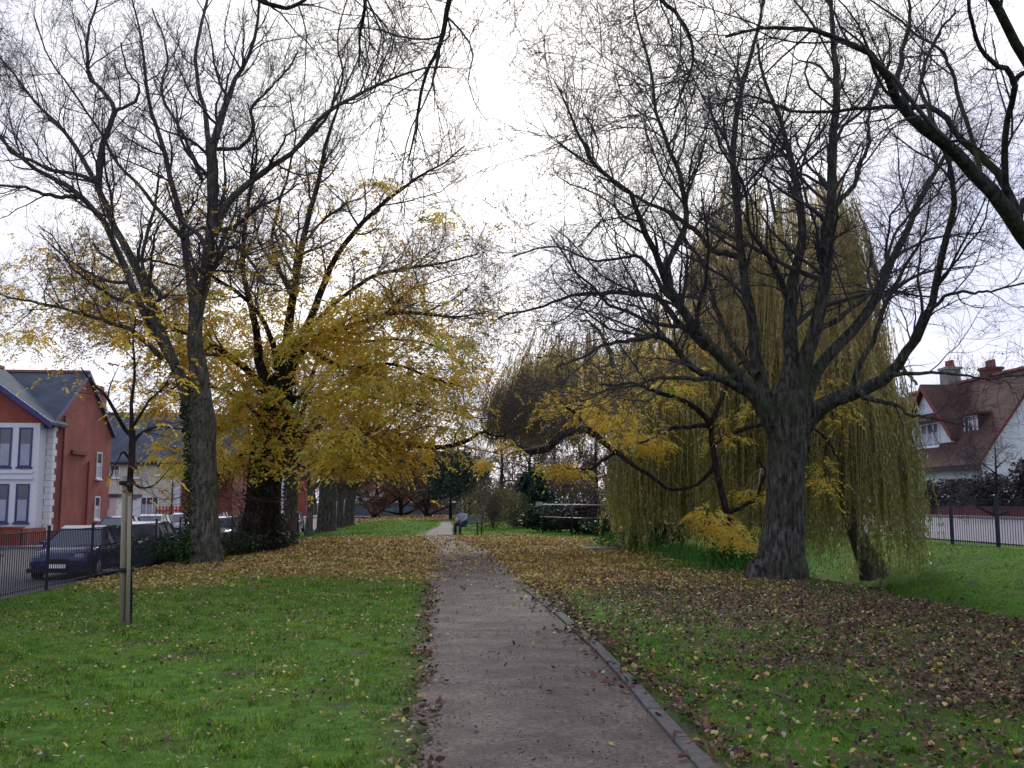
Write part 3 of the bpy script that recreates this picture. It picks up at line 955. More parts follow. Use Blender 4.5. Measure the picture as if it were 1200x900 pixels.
np_obj("foliage", V - locA, Fc, M["yellow"], rootA, tint=np.repeat(np.clip(r.normal(0.45, 0.2, len(P)), 0, 1), mm))

# --- tree B: dark thick trunk with golden drooping leaves and a low horizontal limb
dB = 36.5
trunkB = T_([(304, 641, 58), (305, 628, 50), (308, 600, 43), (311, 560, 40), (315, 525, 40), (322, 495, 42), (327, 465, 32), (332, 435, 20), (335, 410, 8)], dB, dB, 30, 0.02)
limbsB = [
    T_([(326, 500, 24), (355, 508, 17), (390, 512, 14), (430, 520, 13), (480, 521, 12), (520, 524, 10), (545, 518, 8), (562, 507, 6), (585, 512, 5), (610, 500, 3)], dB, dB - 2),
    T_([(326, 475, 30), (336, 440, 24), (352, 412, 18), (385, 395, 14), (430, 375, 11), (480, 365, 8), (530, 372, 5), (570, 365, 3)], dB, dB - 3),
    T_([(330, 480, 30), (335, 430, 24), (338, 380, 18), (350, 310, 14), (365, 240, 11), (380, 175, 8), (398, 120, 5), (420, 70, 3)], dB, dB + 2),
    T_([(322, 480, 24), (305, 430, 18), (298, 380, 14), (285, 310, 10), (290, 240, 8), (300, 180, 5), (290, 120, 3)], dB, dB - 2),
    T_([(334, 440, 18), (360, 380, 14), (390, 310, 12), (430, 255, 9), (480, 215, 6), (520, 190, 4), (545, 170, 3)], dB, dB + 3),
    T_([(322, 470, 18), (290, 435, 13), (250, 405, 10), (200, 385, 8), (150, 372, 6), (90, 352, 4), (50, 360, 3)], dB, dB + 2),
    T_([(318, 500, 15), (300, 490, 12), (276, 496, 10), (254, 508, 9), (240, 530, 8), (233, 560, 6), (232, 590, 4)], dB, dB - 3),
    T_([(350, 400, 10), (400, 430, 8), (450, 425, 6), (500, 440, 5), (545, 455, 3)], dB - .5, dB - 4),
    T_([(340, 410, 10), (400, 350, 8), (450, 320, 7), (510, 310, 5), (560, 300, 3)], dB, dB + 1),
    T_([(330, 450, 14), (310, 380, 9), (260, 330, 7), (200, 310, 5), (150, 300, 3)], dB, dB - 3),
    T_([(345, 350, 9), (320, 290, 7), (330, 230, 6), (345, 170, 4), (340, 110, 3)], dB, dB + 3),
    T_([(322, 520, 8), (350, 545, 6), (385, 552, 5), (430, 545, 3)], dB, dB - 4),
    T_([(318, 500, 10), (280, 468, 7), (230, 450, 5), (170, 462, 3)], dB, dB + 2),
    T_([(330, 470, 11), (400, 462, 8), (470, 470, 5), (535, 486, 3)], dB, dB - 2),
    T_([(318, 510, 9), (290, 530, 6), (262, 548, 5), (245, 575, 3)], dB, dB - 2),
    T_([(328, 440, 10), (345, 395, 8), (420, 400, 6), (490, 400, 4), (530, 415, 3)], dB, dB + 3),
]
rootB, locB, genB, LB = tree("autumn_tree", "thick dark trunked tree with golden yellow leaves and a long low limb towards the path", "tree", trunkB, limbsB,
                             lv((2.8, 3.8, 4.6, 4.2), 1.0, 0.5, .95, 1.3), M["bark_dark"], M["twig_brown"], 41, fl=0.3, limb_scale=.72)
r = np.random.default_rng(42)
zz = lambda py: 1.6 + (588 - py) * dB / F


def predB(p):
    dd = p @ FWD
    pxs = 600 + F * (p[:, 0] * math.cos(YAW) - p[:, 1] * math.sin(YAW)) / dd
    pys = 588 - F * (p[:, 2] - 1.6) / dd
    w_ = S((pys - 300) / 110) * (1 - S((pys - 562) / 14)) + .05 * S((pys - 160) / 60)
    return w_ * (.18 + .82 * S((pxs - 130) / 150)) * (1 - .6 * S((pxs - 400) / 60)) * (1 - S((pxs - 535) / 35)) * (p[:, 2] > 2.6)


C_, D_ = tips(genB, r, 330, predB)
nC = r.integers(7, 36, len(C_)); ii = np.repeat(np.arange(len(C_)), nC)
sx_ = r.uniform(.25, .70, len(C_))[ii]
off = r.normal(0, 1, (len(ii), 3)) * np.stack([sx_, sx_, sx_ * .38], -1)
off[:, 2] -= .35 * (off[:, 0] ** 2 + off[:, 1] ** 2)
P = C_[ii] + off; D = unit(off * [1, 1, .2] + D_[ii] * .3)
P = np.where((P[:, 2] < 2.6)[:, None], P + [0, 0, .6], P)
V, Fc, mm = compound_leaves(r, P, D, 0.40, 9, 0.175, 0.38)
tt = .64 + r.normal(0, .19, len(C_))[ii] + r.normal(0, 0.13, len(P)) - 0.02 * (P[:, 2] - 5)
np_obj("foliage", V - locB, Fc, M["yellow"], rootB, tint=np.repeat(np.clip(tt, 0, 1), mm))
C_, D_ = tips(genB, r, 330, lambda p: (p[:, 2] > 6.0) * np.exp(-((p[:, 2] - 9.5) / 3.2) ** 2))
ii = np.repeat(np.arange(len(C_)), r.integers(3, 20, len(C_)))
off = r.normal(0, 1, (len(ii), 3)) * [.4, .4, .2]
P = C_[ii] + off; D = D_[ii]
V, Fc, mm = compound_leaves(r, P, D, 0.35, 7, 0.13, 0.34)
np_obj("upper_foliage", V - locB, Fc, M["ochre"], rootB, tint=np.repeat(np.clip(r.normal(.6, .2, len(P)), 0, 1), mm))

# --- tree E: big spreading bare tree right of the path
dE = 21.3
baseE = at(913, 676, dE)
trunkE = T_([(914, 679, 68), (915, 667, 59), (917, 643, 50), (919, 600, 45), (921, 560, 44), (922, 525, 46), (923, 497, 50), (925, 470, 42), (925, 440, 24), (925, 415, 8)], dE, dE, 34, 0.02)
limbsE = [
    T_([(912, 508, 30), (895, 478, 25), (868, 442, 20), (830, 402, 17), (792, 352, 14), (770, 308, 11), (752, 268, 10), (737, 228, 8), (700, 198, 7), (682, 165, 6), (668, 130, 4), (650, 95, 3)], dE, dE - 3),
    T_([(882, 462, 15), (845, 442, 12), (810, 430, 10), (776, 398, 9), (748, 396, 8), (715, 402, 6), (690, 415, 5), (655, 430, 3)], dE - .3, dE - 4),
    T_([(835, 408, 12), (806, 385, 10), (782, 355, 9), (745, 344, 8), (700, 342, 7), (660, 352, 5), (620, 362, 4), (585, 372, 3)], dE - .8, dE - 1),
    T_([(905, 490, 24), (890, 440, 20), (882, 395, 17), (878, 355, 15), (870, 300, 13), (862, 240, 12), (858, 190, 11), (864, 128, 9), (878, 70, 7), (890, 10, 5), (895, -50, 3)], dE, dE + 2),
    T_([(868, 302, 9), (838, 294, 9), (812, 266, 8), (778, 246, 7), (738, 226, 5), (700, 205, 3)], dE + 1.3, dE + 3),
    T_([(786, 335, 9), (785, 300, 9), (804, 260, 9), (802, 215, 8), (782, 170, 7), (770, 135, 6), (764, 85, 5), (748, 30, 4), (740, -20, 3)], dE - 1.5, dE - 3),
    T_([(924, 490, 28), (925, 440, 25), (924, 390, 22), (926, 345, 19), (938, 295, 15), (940, 240, 13), (928, 185, 11), (918, 150, 9), (900, 105, 7), (890, 50, 4)], dE, dE + 1.5),
    T_([(934, 490, 26), (944, 435, 23), (956, 385, 21), (964, 345, 19), (972, 300, 18), (974, 230, 17), (980, 160, 15), (982, 90, 12), (974, 30, 9), (970, -40, 6)], dE, dE - 1),
    T_([(938, 485, 22), (962, 430, 18), (1002, 384, 16), (1028, 345, 14), (1046, 300, 12), (1066, 256, 11), (1098, 200, 8), (1112, 165, 5), (1125, 120, 3)], dE, dE + 2.5),
    T_([(934, 508, 34), (960, 476, 25), (1005, 458, 20), (1038, 442, 19), (1064, 412, 16), (1088, 355, 13), (1108, 285, 12), (1118, 232, 10), (1112, 195, 7), (1100, 160, 4)], dE, dE - 3.5),
    T_([(985, 466, 10), (1010, 430, 9), (1030, 380, 8), (1052, 330, 7), (1075, 290, 5), (1090, 240, 3)], dE - .5, dE - 1),
    T_([(960, 385, 9), (1000, 360, 7), (1030, 330, 6), (1050, 270, 5), (1085, 230, 3)], dE, dE + 2),
    T_([(1045, 438, 7), (1085, 436, 5), (1130, 440, 4), (1180, 442, 3), (1230, 430, 3)], dE - 1.6, dE - 3),
    T_([(1085, 365, 6), (1120, 345, 5), (1160, 340, 4), (1210, 330, 3)], dE - 2, dE - 3),
    T_([(888, 440, 12), (855, 400, 9), (835, 350, 8), (820, 300, 6), (800, 280, 4), (780, 240, 3)], dE, dE + 2.5),
    T_([(924, 350, 9), (900, 300, 8), (880, 270, 6), (870, 220, 5), (845, 170, 4), (830, 110, 3)], dE, dE - 2.5),
    T_([(975, 250, 8), (1000, 215, 7), (1015, 170, 6), (1020, 120, 5), (1040, 60, 3)], dE - .5, dE + 1),
    T_([(790, 352, 8), (760, 310, 6), (735, 300, 5), (700, 305, 4), (650, 290, 3), (600, 300, 3)], dE - 2, dE - 2),
    T_([(860, 440, 9), (820, 445, 7), (770, 446, 6), (720, 455, 4), (680, 470, 3)], dE - .6, dE - 4.5),
    T_([(1005, 458, 9), (1035, 470, 7), (1065, 485, 5), (1095, 490, 4), (1135, 500, 3)], dE - 1, dE - 3),
]
rootE, locE, genE, LE = tree("sycamore_tree", "large bare spreading tree with a stout grey trunk right of the path", "tree", trunkE, limbsE,
                             lv((3.3, 4.2, 5.4, 5.6), 0.88, 0.8, 0.72, 1.3), M["bark_grey"], M["twig"], 51, limb_scale=.88, sides=40, fl=0.22)
r = np.random.default_rng(52)
P, D = tips(genE, r, 2600, lambda p: (p[:, 0] < 5.5) * 1.0 + 0.25)
V, Fc = simple_leaves(r, P, 0.05)
np_obj("last_leaves", V - locE, Fc, M["russet"], rootE, tint=r.uniform(0, 1, len(P)))

# --- tree G: trunk just outside the frame, heavy limb crossing the upper right corner
dG = 11.5
bG = at(1370, 600, dG + .6); bG[2] = float(terrain(bG[0], bG[1]))
topG = at(1290, 380, dG)
tg = np.array([[bG[0], bG[1], bG[2], 0.34], [bG[0] - .05, bG[1], bG[2] + 1.2, 0.27], [bG[0] - .25, bG[1] - .1, bG[2] + 2.8, 0.24], [topG[0], topG[1], topG[2], 0.21]])
cg = catmull(tg, 24)
trunkG = (cg[:, :3], cg[:, 3])
limbsG = [
    T_([(1290, 385, 30), (1250, 335, 27), (1200, 275, 24), (1150, 212, 22), (1100, 160, 20), (1060, 125, 17), (1025, 78, 13), (985, 50, 10), (940, 35, 8), (900, 30, 6), (850, 42, 4)], dG, dG - 2),
    T_([(1195, 265, 13), (1165, 200, 12), (1130, 158, 10), (1090, 130, 9), (1050, 122, 8), (990, 125, 6), (930, 132, 5), (880, 112, 4), (840, 122, 3)], dG, dG + 1.5),
    T_([(1200, 272, 13), (1182, 225, 11), (1180, 160, 10), (1188, 95, 10), (1160, 68, 8), (1140, 40, 7), (1138, -10, 6), (1150, -60, 4)], dG, dG - 2),
    T_([(1187, 98, 8), (1215, 60, 7), (1225, 0, 5), (1220, -60, 4)], dG - 1, dG - 1),
    T_([(1290, 380, 26), (1275, 270, 20), (1230, 120, 16), (1150, -20, 13), (1040, -90, 10), (920, -90, 8), (830, -60, 7), (775, -15, 7), (790, 15, 7), (808, 42, 6), (812, 75, 5), (800, 108, 4), (790, 135, 2)], dG, dG - 3.5, 40),
    T_([(1060, 125, 9), (1055, 80, 8), (1062, 40, 7), (1065, 0, 5), (1060, -40, 3)], dG - 1, dG),
    T_([(1105, 165, 7), (1080, 100, 6), (1095, 50, 5), (1120, 10, 4)], dG - .5, dG + 2),
    T_([(1150, 215, 7), (1120, 100, 6), (1100, 60, 5), (1050, 20, 4), (1000, -10, 3)], dG, dG + 2.5),
    T_([(1190, 262, 8), (1215, 210, 7), (1240, 150, 5)], dG, dG + 1),
]
rootG, locG, genG, LG = tree("overhanging_tree", "mossy dark limb reaching diagonally in from the right over the lawn", "tree", trunkG, limbsG,
                             lv((3.2, 4.6, 5.6, 5.0), 0.58, 0.6, 0.5, 1.3), M["bark_moss"], M["twig"], 61, limb_scale=.9)

# --- tree I: trunk outside the frame on the left, twigs hanging into the top of the picture
dI = 8.5
bI = np.array([-6.2, 6.5, 0.0]); bI[2] = float(terrain(bI[0], bI[1]))
ti = np.array([[*bI, 0.26], [bI[0] + .05, bI[1], 1.5, 0.2], [bI[0] + .2, bI[1] + .1, 3.6, 0.18], [bI[0] + .6, bI[1] + .3, 5.6, 0.15]])
ci = catmull(ti, 24)
trunkI = (ci[:, :3], ci[:, 3])
q0 = ci[-2, :3]


def bough(start, r0, pts, d0, d1, k=30):
    P, R = T_(pts, d0, d1, 20)
    P = np.vstack([[start], [start * .6 + P[0] * .4 + np.array([0, 0, .7])], P]); R = np.concatenate([[r0], [r0 * .8], R])
    c = catmull(np.hstack([P, R[:, None]]), k)
    return c[:, :3], np.maximum(c[:, 3], 0.005)


limbsI = [
    bough(q0, 0.11, [(380, -140, 14), (470, -110, 11), (530, -50, 9), (530, 5, 8), (515, 50, 7), (500, 90, 5), (488, 125, 5), (486, 160, 4), (478, 192, 2)], dI, dI + .5),
    bough(q0, 0.10, [(100, -180, 12), (230, -90, 9), (290, -12, 8), (325, 8, 7), (350, 6, 6), (370, -10, 5), (400, -25, 4)], dI - 1, dI),
    bough(q0, 0.08, [(300, -160, 9), (400, -80, 8), (425, -20, 7), (423, 30, 5), (420, 78, 3)], dI, dI + 1),
    bough(q0, 0.10, [(200, -280, 10), (430, -200, 8), (560, -120, 6), (600, -90, 4)], dI, dI - 1),
]
lI = lv((2.8, 4.2, 5.0), 0.45, -0.6, 0.42, 1.3, n=3)
rootI, locI, genI, LI = tree("young_ash_tree", "thin dark branches dangling in from above the top edge left of the sky gap", "tree", trunkI, limbsI,
                             lI, M["bark_moss"], M["twig"], 71)

# --- avenue trunks further along the left fence
avenue = [
    (338, 634, 45.5, 17, "slim grey trunk just behind the thick dark trunked tree"),
    (382, 617, 60.0, 22, "stout pale trunk beyond the slim grey one on the left verge"),
    (362, 622, 54.0, 9, "thin pale trunk standing before the stout pale one"),
    (409, 608, 76.0, 13, "far dark leaning trunk at the end of the left verge"),
    (398, 610, 70.0, 8, "thin light trunk beside the far dark leaning trunk"),
]
r = np.random.default_rng(81)
for q, (px, py, d, wpx, lab) in enumerate(avenue):
    p0 = at(px, py, d); p0[2] = float(terrain(p0[0], p0[1]))
    rr = wpx / 2 * d / F
    H = 4.2 if wpx > 15 else 3.0
    c = catmull(np.array([[*p0, rr * 1.2], [p0[0], p0[1], p0[2] + .5, rr * 1.0], [p0[0] + .05, p0[1], p0[2] + H * .6, rr * .9], [p0[0] + r.uniform(-.3, .3), p0[1], p0[2] + H, rr * .75]]), 20)
    lm = []
    nl = 8 if wpx > 15 else 4
    for s in range(nl):
        az = 2 * PI * s / nl + r.uniform(-.3, .3); ln = r.uniform(5, 9) * (1 if wpx > 15 else .6)
        z0 = p0[2] + H * r.uniform(.7, .98)
        el = r.uniform(.5, 1.2)
        pts = []
        for t in np.linspace(0, 1, 6):
            pts.append([c[-1, 0] * t ** .2 + p0[0] * (1 - t ** .2) + math.cos(az) * ln * .7 * t, p0[1] + math.sin(az) * ln * .7 * t,
                        z0 + ln * el * t * (1 - .25 * t) + r.normal(0, .12), rr * .5 * (1 - t) + 0.02])
        cc = catmull(np.array(pts), 16); lm.append((cc[:, :3], cc[:, 3]))
    rt, lc, gn, _ = tree("lime_tree", lab, "tree", (c[:, :3], c[:, 3]), lm, lv((1.5, 2.6, 3.2), 1.0, .4, 1.4, n=3), M["bark_grey"] if q != 2 else M["bark_pale"], M["twig_brown"], 90 + q,
                         group="trees along the left fence", sides=12)
    P, D = tips(gn, r, 900 if q != 3 else 500, lambda p: np.exp(-((p[:, 2] - 5.5) / 2.5) ** 2))
    V, Fc, mm = compound_leaves(r, P, D, 0.45, 7, 0.2, .4)
    np_obj("foliage", V - lc, Fc, M["ochre"], rt, tint=np.repeat(np.clip(r.normal(.45, .2, len(P)), 0, 1), mm))


# --- generic small/background trees
def generic_tree(name, label, base, H, spread, tr, seed, bmat, tmat, leaf=None, nleaf=0, leafsize=0.2, nl=9, group=None, start=0.3, per=(1.2, 1.6, 1.8), el=(.35, 1.1), rm=1.6, lz=None, cat="tree"):
    r = np.random.default_rng(seed)
    b_ = np.array([base[0], base[1], float(terrain(base[0], base[1]))])
    top = b_ + np.array([r.uniform(-.05, .05) * H, r.uniform(-.05, .05) * H, H * .8])
    c = catmull(np.array([[*b_, tr * 1.4], [*(b_ + [0, 0, H * .06]), tr], [*((b_ + top) / 2 + r.normal(0, H * .015, 3)), tr * .65], [*top, tr * .15]]), 22)
    lm = []
    for s in range(nl):
        t0 = start + (0.95 - start) * s / nl
        i = int(t0 * 21)
        az = 2.4 * s + r.uniform(-.4, .4)
        ln = spread * (1.1 - .5 * (t0 - start) / (1 - start)) * r.uniform(.8, 1.15)
        e = r.uniform(*el)
        pts = []
        for t in np.linspace(0, 1, 5):
            pts.append([c[i, 0] + math.cos(az) * ln * t, c[i, 1] + math.sin(az) * ln * t, c[i, 2] + ln * e * t + r.normal(0, ln * .03) * t, c[i, 3] * .6 * (1 - t) + 0.012])
        cc = catmull(np.array(pts), 14); lm.append((cc[:, :3], np.maximum(cc[:, 3], .01)))
    rt, lc, gn, _ = tree(name, label, cat, (c[:, :3], c[:, 3]), lm, lv(per, spread / 5.0, .5, rm, n=3), bmat, tmat, seed + 1, group=group, sides=10, fl=.1, root_drop=.1)
    if leaf is not None:
        P, D = tips(gn, r, nleaf, lz)
        P = P + r.normal(0, leafsize * .5, P.shape)
        V, Fc = simple_leaves(r, P, leafsize, .6)
        np_obj("foliage", V - lc, Fc, leaf, rt, tint=np.clip(r.normal(.5, .25, len(P)), 0, 1))
    return rt


def ground_at(px, d):
    p = at(px, 600, d)
    return p


bgt = [
    (470, 110, 9.5, 4.2, "russet", "russet leaved tree above the far grey wall", 0),
    (500, 104, 10, 4.0, "russet", "taller russet leaved tree where the path ends", 0),
    (438, 112, 9, 4.2, "russet", "russet leaved tree beside the far pale house", 0),
    (455, 128, 12, 5, None, "bare brown tree rising behind the far russet trees", 0),
    (585, 92, 11, 4.5, None, "bare grey tree standing behind the upright shrub", 0),
    (617, 80, 9, 3.4, None, "bare slender tree between the shrub and the dark holly", 0),
    (645, 100, 12, 5.0, "russet", "broad brown tree far behind the pale rail", 0),
    (700, 95, 12, 5.5, "russet", "brown tree far behind the willow curtain", 0),
    (770, 88, 12, 5.5, None, "bare tree hidden deep behind the hanging willow", 0),
    (545, 120, 13, 5, None, "far bare tree above the dark evergreens", 0),
]
for q, (px, d, H, sp, lf, lab, _) in enumerate(bgt):
    g_ = ground_at(px, d)
    generic_tree("russet_leaved_tree" if lf else "bare_tree", lab, g_, H, sp, 0.22, 200 + q * 3, M["bark_dark"], M["twig_brown"] if lf else M["twig_pale"], M[lf] if lf else None, 5200, 0.30, rm=2.2, start=.15, per=(1.8, 3.2, 3.6), el=(.1, .9))


r = np.random.default_rng(291)
n = 120
x = r.uniform(-45, 150, n); y = r.uniform(165, 215, n); H = r.uniform(8, 13, n)
k = 8
P = np.zeros((n, k, 3)); R_ = np.zeros((n, k))
for j in range(k):
    t = j / (k - 1)
    P[:, j] = np.stack([x + r.normal(0, .2, n), y, terrain(x, y) + H * t * .85], -1); R_[:, j] = .28 * (1 - t) + .04
g1 = grow(r, P, R_, 2.6, (2.5, 6), (25, 65), .12, .15, 6, .5, .05, .12)
g2 = grow(r, *g1, 1.5, (1.2, 3), (25, 60), .05, .2, 5, .6, .035, .1)
g3 = grow(r, *g2, 1.8, (.6, 1.6), (25, 60), .05, .2, 4, .7, .03, .1)
V, Fc = join([tubes(P, R_, 6), tubes(*g1, 3), tubes(*g2, 3), tubes(*g3, 3)])
fw = np_obj("far_wood", V, Fc, M["twig_brown"])
tag(fw, "far bare brown wood closing the view beyond the park", "wood", kind="stuff")


def bush(name, label, cat, center, rad, n, size, mat, seed, stems=14, smat=None, elong=.6, lumpy=.25, upright=0.0, group=None, stem_h=1.0, rstem=.02):
    """shrub: stems fanning from the ground, leaves spread through the volume near its lumpy surface"""
    r = np.random.default_rng(seed)
    bx, by = center[0], center[1]
    bz = float(terrain(bx, by)) if len(center) < 3 else center[2]
    loc = np.array([bx, by, bz])
    root = thing(name, label, cat, loc, group=group)
    P0 = np.zeros((stems, 6, 3))
    az = r.uniform(0, 2 * PI, stems); rr = r.uniform(.1, .75, stems)
    for k in range(6):
        t = k / 5
        P0[:, k, 0] = np.cos(az) * (rad[0] * rr * t ** (1 + upright)) + r.normal(0, .02, stems)
        P0[:, k, 1] = np.sin(az) * (rad[1] * rr * t ** (1 + upright)) + r.normal(0, .02, stems)
        P0[:, k, 2] = t * rad[2] * 2 * .85 * stem_h - .05
    R0 = np.full((stems, 6), rstem) * np.linspace(1, .3, 6)
    g1 = grow(r, P0, R0, 3.0, (.25 * rad[2], .8 * rad[2]), (20, 55), .1, .2, 5, .6, .006, .2)
    V, Fc = join([tubes(P0, R0, 5), tubes(*g1, 3)])
    np_obj("stems", V, Fc, smat or M["twig_brown"], root, True)
    d = unit(r.normal(0, 1, (n, 3)))
    rad_f = r.uniform(0.45, 1.0, n) ** .5
    lum = 1 + lumpy * (np.sin(d[:, 0] * 5 + seed) * np.cos(d[:, 2] * 4 + seed) + .6 * np.sin(d[:, 1] * 8 + d[:, 2] * 7))
    p = d * np.array(rad) * (rad_f * lum)[:, None] + np.array([0, 0, rad[2]])
    p = p[p[:, 2] > 0.03]
    V, Fc = simple_leaves(r, p, size, elong)
    np_obj("foliage", V, Fc, mat, root, tint=np.clip(r.normal(.45, .25, len(p)), 0, 1))
    return root


# upright yellow-green shrub and dark evergreens right of the path end
g_ = ground_at(578, 60); bush("upright_shrub", "tangled olive shrub of upright stems behind the bench", "shrub", (g_[0], g_[1]), (1.9, 1.6, 1.35), 3800, .11, M["shrub"], 301, 60, M["twig_pale"], upright=.6)
g_ = ground_at(604, 62); bush("upright_shrub", "smaller olive shrub with pale stems beside the dark holly", "shrub", (g_[0], g_[1]), (1.0, 1.2, 1.15), 1800, .11, M["shrub"], 302, 40, M["twig_pale"], upright=.6)


def evergreen(label, px, d, H, R_, seed, n=9000, trunk_h=0.2, group=None):
    r = np.random.default_rng(seed)
    g_ = ground_at(px, d); z0 = float(terrain(g_[0], g_[1]))
    root = thing("holly_tree", label, "tree", (g_[0], g_[1], z0), group=group)
    MB().tube((0, 0, -.1), (0, 0, H * .9), .16, .04, 10).build("trunk", M["bark_dark"], root, True)
    t = r.uniform(trunk_h, 1, n)
    prof = R_ * np.sqrt(np.clip(1 - ((t - (trunk_h + .3)) / (.75)) ** 2, 0, 1)) * (t > trunk_h)
    az = r.uniform(0, 2 * PI, n)
    rad = prof * r.uniform(.3, 1, n) ** .5 * (1 + .2 * np.sin(az * 3 + t * 9 + seed) + .12 * np.sin(az * 7 - t * 17))
    p = np.stack([np.cos(az) * rad, np.sin(az) * rad, t * H], -1)
    V, Fc = simple_leaves(r, p, .22, .55)
    np_obj("crown", V, Fc, M["evergreen"], root, tint=np.clip(.4 + .25 * np.sin(az * 4 + t * 11) + r.normal(0, .15, n), 0, 1))


evergreen("dark round evergreen where the path bends out of sight", 528, 92, 6.2, 2.3, 311, 9000, .3)
evergreen("dark evergreen leaning over the back of the olive shrub", 550, 98, 5.6, 2.2, 312, 7000, .3)
evergreen("dark blue green holly left of the pale rail", 624, 64, 3.5, 1.3, 313, 7000, .02)
evergreen("low dark holly beside the post of the pale rail", 634, 66, 2.4, 1.1, 314, 5000, .0)


# ------------------------------------------------------------------ willows
def willow(name, label, trunk, limbs, domes, nstr, seed, mat_a, mat_b, leaf_per=26, group=None, leafL=.13, leafW=.014):
    """domes: (cx, cy, top z, radius x, radius y, lowest z, share)"""
    r = np.random.default_rng(seed)
    root, loc, gen, _ = tree(name, label, "tree", trunk, limbs, lv((1.0, 1.2), .7, -1.2, 1.2, n=2), M["bark_pale"], M["willow_stem"], seed + 1, group=group, sides=14)
    PS, RS = [], []
    LV, LT = [], []
    greenV, greenT = [], []
    for (cx, cy, zt, rx, ry, zb, share, zs) in domes:
        n = int(nstr * share)
        az = r.uniform(0, 2 * PI, n); q = r.uniform(0.12, 1, n) ** .42
        bunch = np.round(az * 5 + r.normal(0, .35, n)) / 5
        az = az * .5 + bunch * .5
        lum = 1 + .14 * np.sin(az * 3 + seed) + .11 * np.sin(az * 7 + 2) + .06 * np.sin(az * 13)
        x = cx + np.cos(az) * rx * q * lum; y = cy + np.sin(az) * ry * q * lum
        edge = zs + (zt - zs) * np.clip(1 - q ** 2.6, 0, 1) ** .6
        z0 = edge - r.uniform(0, 1, n) ** 1.5 * 1.6 + .4 * np.sin(az * 5 + q * 6)
        bi = (bunch * 5).astype(int) % 64; bo = r.normal(0, .5, 64); bl = r.uniform(.72, 1.08, 64)
        z0 = z0 + bo[bi] * (.3 + .7 * q)
        L = np.clip(r.uniform(.35, 1.1, n) * (z0 - zb), .8, 6.5)
        L = np.where(q > .75, np.minimum(np.maximum(L, (z0 - zb) * r.uniform(.7, 1, n)), 7), L)
        L = np.minimum(L, z0 - zb + .25 * np.sin(az * 9)) * bl[bi]
        ok = L > .6
        x, y, z0, L, az, q = x[ok], y[ok], z0[ok], L[ok], az[ok], q[ok]
        n = len(x)
        k = 8
        ph = r.uniform(0, 6.28, n); am = r.uniform(.02, .10, n)
        P = np.zeros((n, k, 3))
        lean = r.normal(0, .05, (n, 2))
        for j in range(k):
            t = j / (k - 1)
            out_ = .35 * min(1, t * 3) * r.uniform(.8, 1.2, n)
            P[:, j, 0] = x + np.cos(az) * out_ + np.sin(ph + t * 4) * am * t + lean[:, 0] * L * t
            P[:, j, 1] = y + np.sin(az) * out_ + np.cos(ph + t * 3) * am * t + lean[:, 1] * L * t
            P[:, j, 2] = z0 + .15 * math.sin(min(1, t * 5) * PI) - L * t
        P[:, :, 2] = np.maximum(P[:, :, 2], terrain(P[:, :, 0], P[:, :, 1]) + .12)
        PS.append(P); RS.append(np.repeat((np.linspace(.010, .004, k))[None], n, 0))
        # leaves
        m_ = (L * leaf_per / 3).astype(int) + 3
        ii = np.repeat(np.arange(n), m_)
        t = r.uniform(0.02, 1, len(ii)) * (k - 1)
        i0 = np.minimum(t.astype(int), k - 2); u = (t - i0)[:, None]
        p = P[ii, i0] * (1 - u) + P[ii, i0 + 1] * u
        N = len(ii)
        dd = unit(np.stack([r.normal(0, .45, N), r.normal(0, .45, N), -np.ones(N)], -1))
        s = unit(np.cross(dd, unit(r.normal(0, 1, (N, 3)))))
        ll = leafL * r.uniform(.6, 1.4, N)[:, None]
        c0 = p + r.normal(0, .02, (N, 3))
        mid = c0 + dd * ll * .5
        V = np.stack([c0, mid + s * leafW * ll / leafL, c0 + dd * ll, mid - s * leafW * ll / leafL], 1)
        hue = .5 + .28 * np.sin(az[ii] * 6 + q[ii] * 5) + r.normal(0, .16, N)
        low = r.uniform(0, 1, N) > S((p[:, 2] - 2.5) / 4.5) * .95 + .12
        LV.append(V[~low]); LT.append(hue[~low]); greenV.append(V[low]); greenT.append(hue[low])
    V, Fc = tubes(np.concatenate(PS), np.concatenate(RS), 3)
    np_obj("hanging_twigs", V - loc, Fc, M["willow_stem"], root)
    V = np.concatenate(LV).reshape(-1, 3); np_obj("foliage", V - loc, np.arange(len(V)).reshape(-1, 4), mat_a, root, tint=np.clip(np.concatenate(LT), 0, 1))
    V = np.concatenate(greenV).reshape(-1, 3); np_obj("lower_foliage", V - loc, np.arange(len(V)).reshape(-1, 4), mat_b, root, tint=np.clip(np.concatenate(greenT), 0, 1))
    print(name, "leaves", len(V) // 4)
    return root


dW = 30.5
trW = T_([(1024, 668, 30), (1012, 645, 22), (1000, 615, 18), (988, 570, 17), (978, 520, 17), (968, 470, 15), (955, 420, 13)], dW, dW + .5, 26, .02)
liW = [
    T_([(962, 450, 13), (940, 380, 11), (920, 300, 9), (905, 240, 6), (895, 205, 3)], dW + .4, dW + 1),
    T_([(970, 470, 12), (990, 400, 10), (1000, 330, 8), (985, 260, 6), (960, 220, 3)], dW + .4, dW + 2),
    T_([(965, 460, 12), (910, 400, 10), (860, 340, 8), (830, 300, 6), (800, 300, 3)], dW + .4, dW + 1),
    T_([(975, 500, 11), (1020, 450, 9), (1050, 430, 7), (1075, 450, 4)], dW + .3, dW - 1),
    T_([(975, 510, 12), (900, 470, 10), (830, 430, 8), (780, 400, 6), (740, 400, 3)], dW + .3, dW + 3),
    T_([(980, 540, 10), (940, 520, 8), (900, 540, 6), (880, 580, 4)], dW, dW - 2),
]
c1 = at(925, 600, dW + 1.5); c2 = at(1008, 600, dW - .3); c3 = at(815, 600, dW + 2.5)
